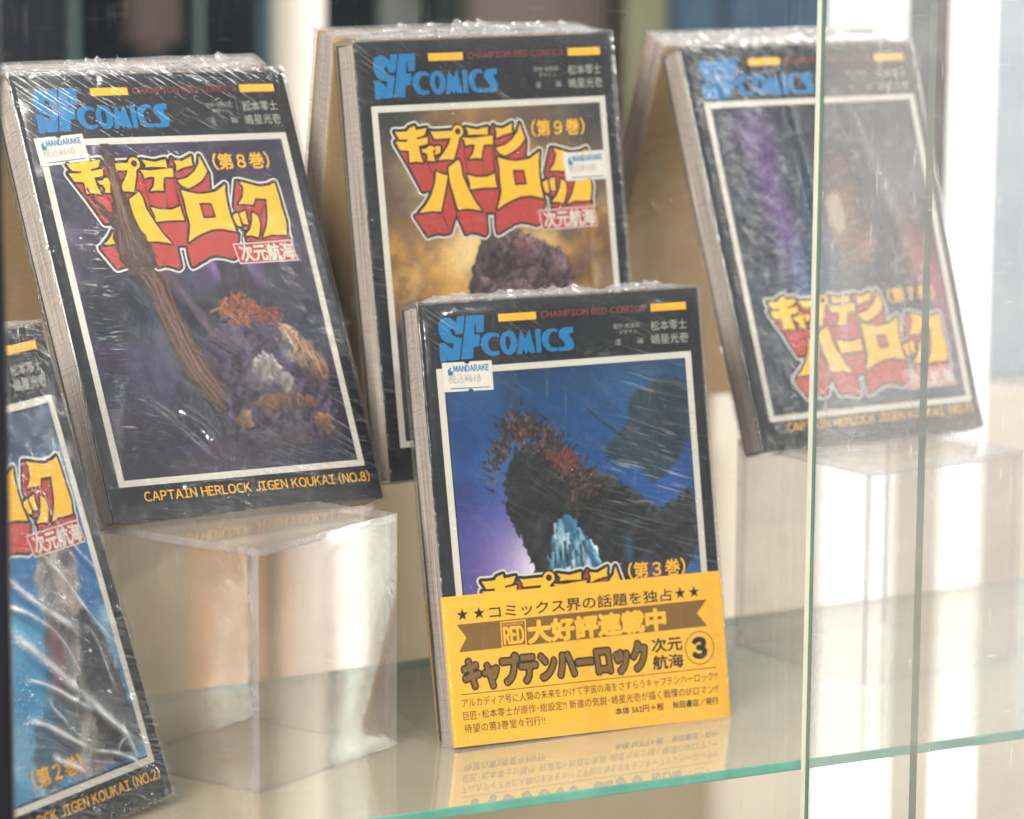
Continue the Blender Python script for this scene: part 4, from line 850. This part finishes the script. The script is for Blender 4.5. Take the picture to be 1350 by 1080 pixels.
# ---- left foreground volume
bl = Book('low', 14.0, 'pale blue covered comic volume in crumpled plastic, cut off at the left edge', FRONTG)
cover_shell(bl, 'cover', BLACK); page_block(bl)
p = Painter(9.0, 17.0, 120.5, 152.0, .7, 61)
p.fill((72, 140, 184)); p.cloud((40, 96, 150), .03, .4, .6, .9); p.cloud((170, 206, 220), .03, .5, .68, .8)
p.mix(np.clip((p.Y - 128) / 10, 0, 1) * .9, (44, 66, 88)); p.cloud((60, 120, 160), .05, .52, .7, .4)
p.shape(bow([(92, 104), (108, 108), (112, 92), (106, 78), (116, 60), (118, 36), (100, 16), (76, 17), (74, 40), (84, 66), (86, 90)]), (92, 84, 84), 2.5, 3, .95, (176, 160, 150), .08, 2, 1)
p.shape(bow([(104, 80), (112, 70), (118, 44), (120, 20), (96, 17), (98, 50)]), (46, 48, 58), 2, 2, .9, (80, 80, 88), .1)
p.shape(bow([(84, 76), (92, 74), (90, 52), (80, 44)]), (150, 66, 62), 3, 2, .6)
p.shape(bow([(64, 40), (84, 50), (90, 28), (70, 17), (60, 20)]), (70, 70, 78), 3, 3, .8)
p.glow(72, 62, 14, 30, (52, 128, 176), .6); p.build(bl)
standard_print(bl, '２', -1.2, 4.6, "CAPTAIN HERLOCK JIGEN KOUKAI (NO.2)", vol_at=(58, 20))
b = bl
wrap(bl, [lambda U, V: .3 + .5 * gs(U, V, 124, 60, 6, 90), lambda U, V: .9 * np.clip((100 - V) / 40, 0, 1) + .25, lambda U, V: .9 * np.clip((80 - V) / 30, 0, 1) + .2],
     .55, [(62, 104, 100, 66, 1.2, 2.2), (92, 98, 118, 60, .8, 1.0), (58, 92, 88, 70, 1.5, 1.4), (84, 76, 96, 52, 1.4, 1.2), (94, 56, 86, 44, 1.1, 1.0), (60, 78, 116, 20, 1.9, 3.0), (66, 58, 96, 40, 1.5, 1.3),
           (96, 42, 112, 16, 1.4, 1.8), (104, 70, 112, 44, 1.0, .9), (60, 44, 92, 26, 1.6, 1.7), (90, 27, 116, 12, 1.3, 1.1), (70, 30, 84, 16, 1.3, 1.6), (100, 118, 119, 84, .8, .9), (76, 50, 80, 36, 1.0, .8), (110, 36, 104, 22, 1.0, .8)], 3.0, 71, foldglint=.75, res=2.2)

# ---- plain volumes leaning back to back against the three upper ones
for key, lab, tt in (('eight', 'tan backed comic volume leaning behind volume 8 at the upper left', (9.0, 14.5)),
                     ('nine', 'tan backed comic volume leaning behind volume 9, its plastic catching light', (15.0, 14.5)),
                     ('right', 'tan backed comic volume leaning behind the rightmost volume', (15.0, 14.0))):
    rb = Book(key, tt, lab, REARG, rear=True)
    rb.root['label'] = lab
    cover_shell(rb, 'cover', TAN); page_block(rb)
    wrap(rb, [lambda U, V: .3 + 0 * U, lambda U, V: .25 + 0 * U, zero], .15, [], 2.2, 83 + len(key))
    print('rear', key, rb.BL, rb.r)
# ------------------------------------------------------------------ the setting: shelf, panes, risers, shop behind
def slab_panel(name, corners, n, th, mface, medge, parent=None):
    """flat sheet: corners = 4 points, n = thickness direction; broad faces clear, rim faces edge material"""
    n = Vector(n).normalized() * th; c = [Vector(p) for p in corners]
    V = [*c, *[p + n for p in c]]
    F = [(0, 1, 2, 3), (7, 6, 5, 4), (0, 4, 5, 1), (1, 5, 6, 2), (2, 6, 7, 3), (3, 7, 4, 0)]
    return mesh_obj(name, V, F, [mface, medge], parent, [0, 0, 1, 1, 1, 1])

GLASS_A = clear_mat('inner_pane_glass', (.98, .99, .985), .03, .015, .005, (214, 210, 202), .05, .9)
GLASS_B = clear_mat('outer_pane_glass', (.965, .98, .98), .05, .02, .115, (240, 236, 230), .2, .9)  # dirt plus a whitish diffuse veil imitating the pane's reflection
SHELFG = clear_mat('dusty_shelf_glass', (.88, .94, .91), .20, .025, .42, (238, 224, 200), .04, .9, .00002, 45, dvar=.25)
SHELFE = paint('green_glass_edge', (110, 176, 158), .12, .6, .25, 60, coat=.8, var=.45, vs=40)
EDGEG = paint('dark_green_pane_edge', (86, 112, 100), .2, .6, .1, 80, coat=.5)
EDGEL = paint('pale_pane_edge', (206, 208, 190), .2, .6, .1, 80, coat=.5)
ACR = clear_mat('clear_acrylic', (.985, .982, .98), .08, .04, .07, (222, 204, 190), .10, .9, .00012, 40)
ACRT = clear_mat('scuffed_acrylic_top', (.95, .94, .93), .05, .10, .32, (206, 194, 180), .10, .8, .00012, 60)
ACRE = clear_mat('acrylic_rim', (.90, .88, .91), .12, .06, .26, (236, 228, 230), .10, .9, .0004, 90)

sd = Vector((.8917, .4526, 0)); sn = Vector((.4526, -.8917, 0))           # along the front of the shelf, and towards the viewer
F0 = Vector((-.0536, 1.179, 0)); B0 = Vector((-.15, 1.362, 0)); bd = Vector((.859, .512, 0))
shelf = bpy.data.objects.new('glass_shelf', None); COL.objects.link(shelf)
tag(shelf, 'dusty clear glass shelf with a green edge carrying the books and risers', 'shelf')
c = [F0 - sd * .5, F0 + sd * .9, B0 + bd * .9, B0 - bd * .5]
th = .0040
V = []; F = []; fm = []
# top and underside as a grid strip, rims bevelled a little
def rim(o): return [p + (Vector((0, 0, 0))) for p in o]
ctr = sum(c, Vector()) / 4
ins = [p + (ctr - p).normalized() * .0012 for p in c]
lay = [(ins, 0), (c, -.0007), (c, -th + .0007), (ins, -th)]
for pts, z in lay:
    for p in pts: V.append((p.x, p.y, z))
F.append((0, 1, 2, 3)); fm.append(0); F.append((15, 14, 13, 12)); fm.append(0)
for k in range(3):
    for i in range(4): F.append((k * 4 + i, (k + 1) * 4 + i, (k + 1) * 4 + (i + 1) % 4, k * 4 + (i + 1) % 4)); fm.append(1)
mesh_obj('glass_sheet', V, F, [SHELFG, SHELFE], shelf, fm)

def riser(F_, r, l, H, label, th=.0032):
    F_ = Vector(F_); r = Vector(r); l = Vector(l)
    t = bpy.data.objects.new('acrylic_riser', None); COL.objects.link(t); t.location = F_
    tag(t, label, 'display riser', 'clear acrylic risers under the books')
    ru, lu = r.normalized(), l.normalized(); Z = Vector((0, 0, 1)); z0 = Z * .0003
    O = Vector((0, 0, 0))
    top = Z * (H - th)
    slab_panel('top_panel', [O + top, r + top, r + l + top, l + top], Z, th - .0002, ACRT, ACRE, t)
    # right and left faces full width, the other two butted between them
    slab_panel('side_panel', [O + z0, r + z0, r + top, O + top], lu, th, ACR, ACRE, t)
    slab_panel('side_panel', [l + z0, l + r + z0, l + r + top, l + top], -lu, th, ACR, ACRE, t)
    e = lu * (th + .0001)
    slab_panel('side_panel', [e + z0, l - e + z0, l - e + top, e + top], ru, th, ACR, ACRE, t)
    slab_panel('side_panel', [r + e + z0, r + l - e + z0, r + l - e + top, r + e + top], -ru, th, ACR, ACRE, t)
    return t
H = .09496
riser((-.0945, 1.2107, 0), (.0493, .071, 0), (-.0633, .044, 0), H, 'clear acrylic box riser under volume 8, at the left')
riser((.153, 1.3827, 0), (.0724, .0511, 0), (-.0521, .0739, 0), H, 'clear acrylic box riser under the rightmost volume')
riser((.020, 1.372, 0), (.0640, .0410, 0), (-.0470, .0735, 0), .0952, 'clear acrylic box riser behind the banded volume, carrying volume 9')

# sliding panes in front
def pane(name, p0, s0, s1, mat, e0, label):
    t = bpy.data.objects.new('sliding_glass_door', None); COL.objects.link(t)
    tag(t, label, 'glass door', 'sliding panes of the showcase')
    a = p0 + sd * s0; b = p0 + sd * s1; zb, zt = -.42, .62
    lo, hi = Vector((0, 0, zb)), Vector((0, 0, zt)); th = .0050
    V = [a + lo, b + lo, b + hi, a + hi]; n = sn
    sh = slab_panel('glass_sheet', V, n, th, mat, EDGEG, t)
    # polished arris along the free edge
    x = -1 if e0 == 0 else 1; q = (a if e0 == 0 else b)
    V = []
    for (dx, dy) in ((0.0001 * x, .0001), (0.0009 * x, .0006), (0.0009 * x, th * .45), (0.0001 * x, th * .5)):
        V.append(q + sd * dx + n * dy + lo)
    for (dx, dy) in ((0.0001 * x, .0001), (0.0009 * x, .0006), (0.0009 * x, th * .45), (0.0001 * x, th * .5)):
        V.append(q + sd * dx + n * dy + hi)
    mesh_obj('polished_arris', V, [(0, 1, 5, 4), (1, 2, 6, 5), (2, 3, 7, 6), (3, 0, 4, 7), (0, 3, 2, 1), (4, 5, 6, 7)], EDGEL, t)
PB = F0 + sn * .034; PA_ = F0 + sn * .024
pane('outer', PB, PANE_B0, 1.1, GLASS_B, 0, 'outer sliding glass pane with a green edge, covering the right of the photo')
pane('inner', PA_, -.45, PANE_A1, GLASS_A, 1, 'inner sliding glass pane covering the left and middle, ending at the thin right line')

# ---- inside and behind the showcase
def box(name, x0, y0, z0, x1, y1, z1, mat, parent=None, bev=.003):
    import bmesh
    bm = bmesh.new(); bmesh.ops.create_cube(bm, size=1)
    for v in bm.verts: v.co = Vector(((x0 + x1) / 2 + v.co.x * (x1 - x0), (y0 + y1) / 2 + v.co.y * (y1 - y0), (z0 + z1) / 2 + v.co.z * (z1 - z0)))
    if bev: bmesh.ops.bevel(bm, geom=bm.edges[:], offset=bev, segments=2, affect='EDGES')
    me = bpy.data.meshes.new(name); bm.to_mesh(me); bm.free(); me.materials.append(mat)
    o = bpy.data.objects.new(name, me); COL.objects.link(o)
    if parent: o.parent = parent
    return o
FLOORM = paint('greenish_grey_floor', (150, 140, 120), .5, .3, .1, 80, var=.2, vs=5)
tag(box('floor', -3, .5, -.62, 3, 4.2, -.60, FLOORM, bev=0), kind='structure')
WALLM = paint('dark_teal_wall', (34, 50, 62), .7, .2, .1, 20, var=.35, vs=3)
tag(box('wall', -3, 3.6, -.60, 3, 3.7, 1.6, WALLM, bev=0), kind='structure')
CREAM = paint('cream_counter_paint', (156, 142, 118), .5, .3, .05, 30, var=.15, vs=4)
tag(box('shop_counter', -1.4, 2.90, -.599, .178, 3.3, -.165, CREAM), 'blurred cream counter far behind the shelf, below the dark wall', 'counter')
PALE = paint('pale_cabinet_paint', (208, 200, 188), .5, .3, .05, 30, var=.12, vs=4)
tag(box('pale_cabinet', .179, 2.95, -.599, 1.4, 3.4, -.12, PALE), 'blurred pale cabinet low behind the right riser', 'cabinet')
PALB = paint('pale_blue_panel', (150, 164, 176), .5, .3, .05, 30, var=.2, vs=4)
tag(box('pale_partition', .43, 3.0, -.119, 1.3, 3.05, 1.2, PALB), 'blurred pale blue grey upright panel at the far right edge', 'partition')
POSTGLOW = emit('white_post_glow', (255, 250, 244), 2.6)  # glow put into plain white posts, which are no lamps
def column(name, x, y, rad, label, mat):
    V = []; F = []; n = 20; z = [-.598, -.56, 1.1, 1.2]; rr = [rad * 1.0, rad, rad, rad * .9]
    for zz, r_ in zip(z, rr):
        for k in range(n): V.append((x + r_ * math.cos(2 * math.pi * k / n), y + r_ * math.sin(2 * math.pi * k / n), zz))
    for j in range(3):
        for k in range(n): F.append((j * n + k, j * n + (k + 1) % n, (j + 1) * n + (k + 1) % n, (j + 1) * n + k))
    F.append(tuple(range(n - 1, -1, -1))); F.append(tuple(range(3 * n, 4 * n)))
    return tag(mesh_obj(name, V, F, mat, None, smooth=False), label, 'light column' if mat is POSTGLOW else 'post')
column('glowing_post', .277, 2.6, .029, 'wide blurred white post, made to glow, behind the rightmost volume', POSTGLOW)
column('glowing_post', .362, 2.62, .0165, 'narrow blurred white post, made to glow, to the right of the rightmost volume', POSTGLOW)
WP = paint('white_post_paint', (226, 214, 206), .5, .3, .04)
column('white_post', -.176, 2.7, .022, 'blurred white post between volume 8 and volume 9', WP)
GP = paint('green_grey_post', (70, 92, 90), .4, .3, .05)
column('thin_post', -.352, 2.65, .0045, 'thin green grey post, the left one above volume 8', GP)
column('thin_post', -.252, 2.65, .0035, 'thin green grey post, the right one above volume 8', GP)
DK = paint('dark_display_back', (22, 28, 38), .6, .2, .05)
tag(box('dark_display_board', -.72, 3.0, -.16, -.405, 3.04, .9, DK), 'blurred almost black board at the upper left corner', 'board')
BR_ = paint('brown_blurred_box', (104, 92, 86), .6, .2, .1)
tag(box('brown_carton', -.05, 3.1, .16, .09, 3.2, .5, BR_, bev=.01), 'blurred brown carton above volume 9', 'carton')
OL = paint('olive_poster', (112, 112, 90), .6, .2, .1)
tag(box('olive_banner', .10, 3.05, -.10, .14, 3.09, .6, OL), 'blurred olive banner between volume 9 and the rightmost volume', 'banner')
SB = paint('slate_blue_panel', (66, 92, 112), .6, .2, .1, var=.3, vs=6)
tag(box('slate_blue_board', .145, 3.15, -.10, .40, 3.19, .8, SB), 'blurred slate blue board above the rightmost volume', 'board')
PK = paint('pink_brown_figure_box', (92, 80, 78), .6, .2, .2)
tag(box('small_brown_box', -.36, 3.05, .17, -.31, 3.1, .29, PK, bev=.012), 'small blurred brown box above volume 8 between the thin posts', 'box')
OR = paint('orange_package', (188, 140, 92), .6, .2, .2, var=.55, vs=16)
tag(box('orange_package', -.262, 2.62, -.598, -.205, 2.70, -.175, OR, bev=.006), 'tall blurred orange package seen through the left riser', 'package')
MET = paint('dark_upright_metal', (26, 26, 32), .3, .4, .05)
tag(box('dark_upright', -.1730, 1.02, -.42, -.1585, 1.026, .62, MET, bev=.0006), 'dark upright at the left edge of the photo', 'upright')

# blurred goods on a far shop shelf
def goods(name, x, y, z, w, d, hh, rgb, label, cat):
    t = paint(name + '_print', rgb, .5, .3, .15, 30, var=.5, vs=22)
    return tag(box(name, x, y, z, x + w, y + d, z + hh, t, bev=.006), label, cat)
tag(box('shop_shelf_board', -.40, 3.12, .130, .40, 3.36, .142, paint('shelf_board', (70, 66, 62), .5, .3, .08), bev=.001), 'thin dark shop shelf board in the blurred distance above the books', 'shelf board')
goods('teal_package', -.245, 3.16, .1425, .045, .06, .20, (54, 84, 94), 'blurred teal package standing left of the white post', 'package')
goods('pale_tin', -.130, 3.16, .1425, .040, .05, .11, (122, 128, 124), 'blurred pale tin just right of the white post', 'tin')
goods('dark_green_package', -.075, 3.16, .1425, .05, .05, .17, (36, 62, 58), 'blurred dark green package behind volume 9 left corner', 'package')
goods('dusky_pink_package', .095, 3.16, .1425, .03, .05, .15, (104, 92, 92), 'blurred dusky pink package right of the brown carton', 'package')
goods('blue_package', .20, 3.13, .1425, .06, .018, .16, (58, 84, 108), 'blurred blue package above the rightmost volume', 'package')

tag(box('white_streak_board', -.158, 2.72, -.598, -.122, 2.75, -.13, paint('white_streak_paint', (240, 232, 224), .5, .3, .04), bev=.003), 'tall narrow white board added as a bright streak through the left riser', 'sign board')  # added board whose white imitates the bright streak in the riser wall
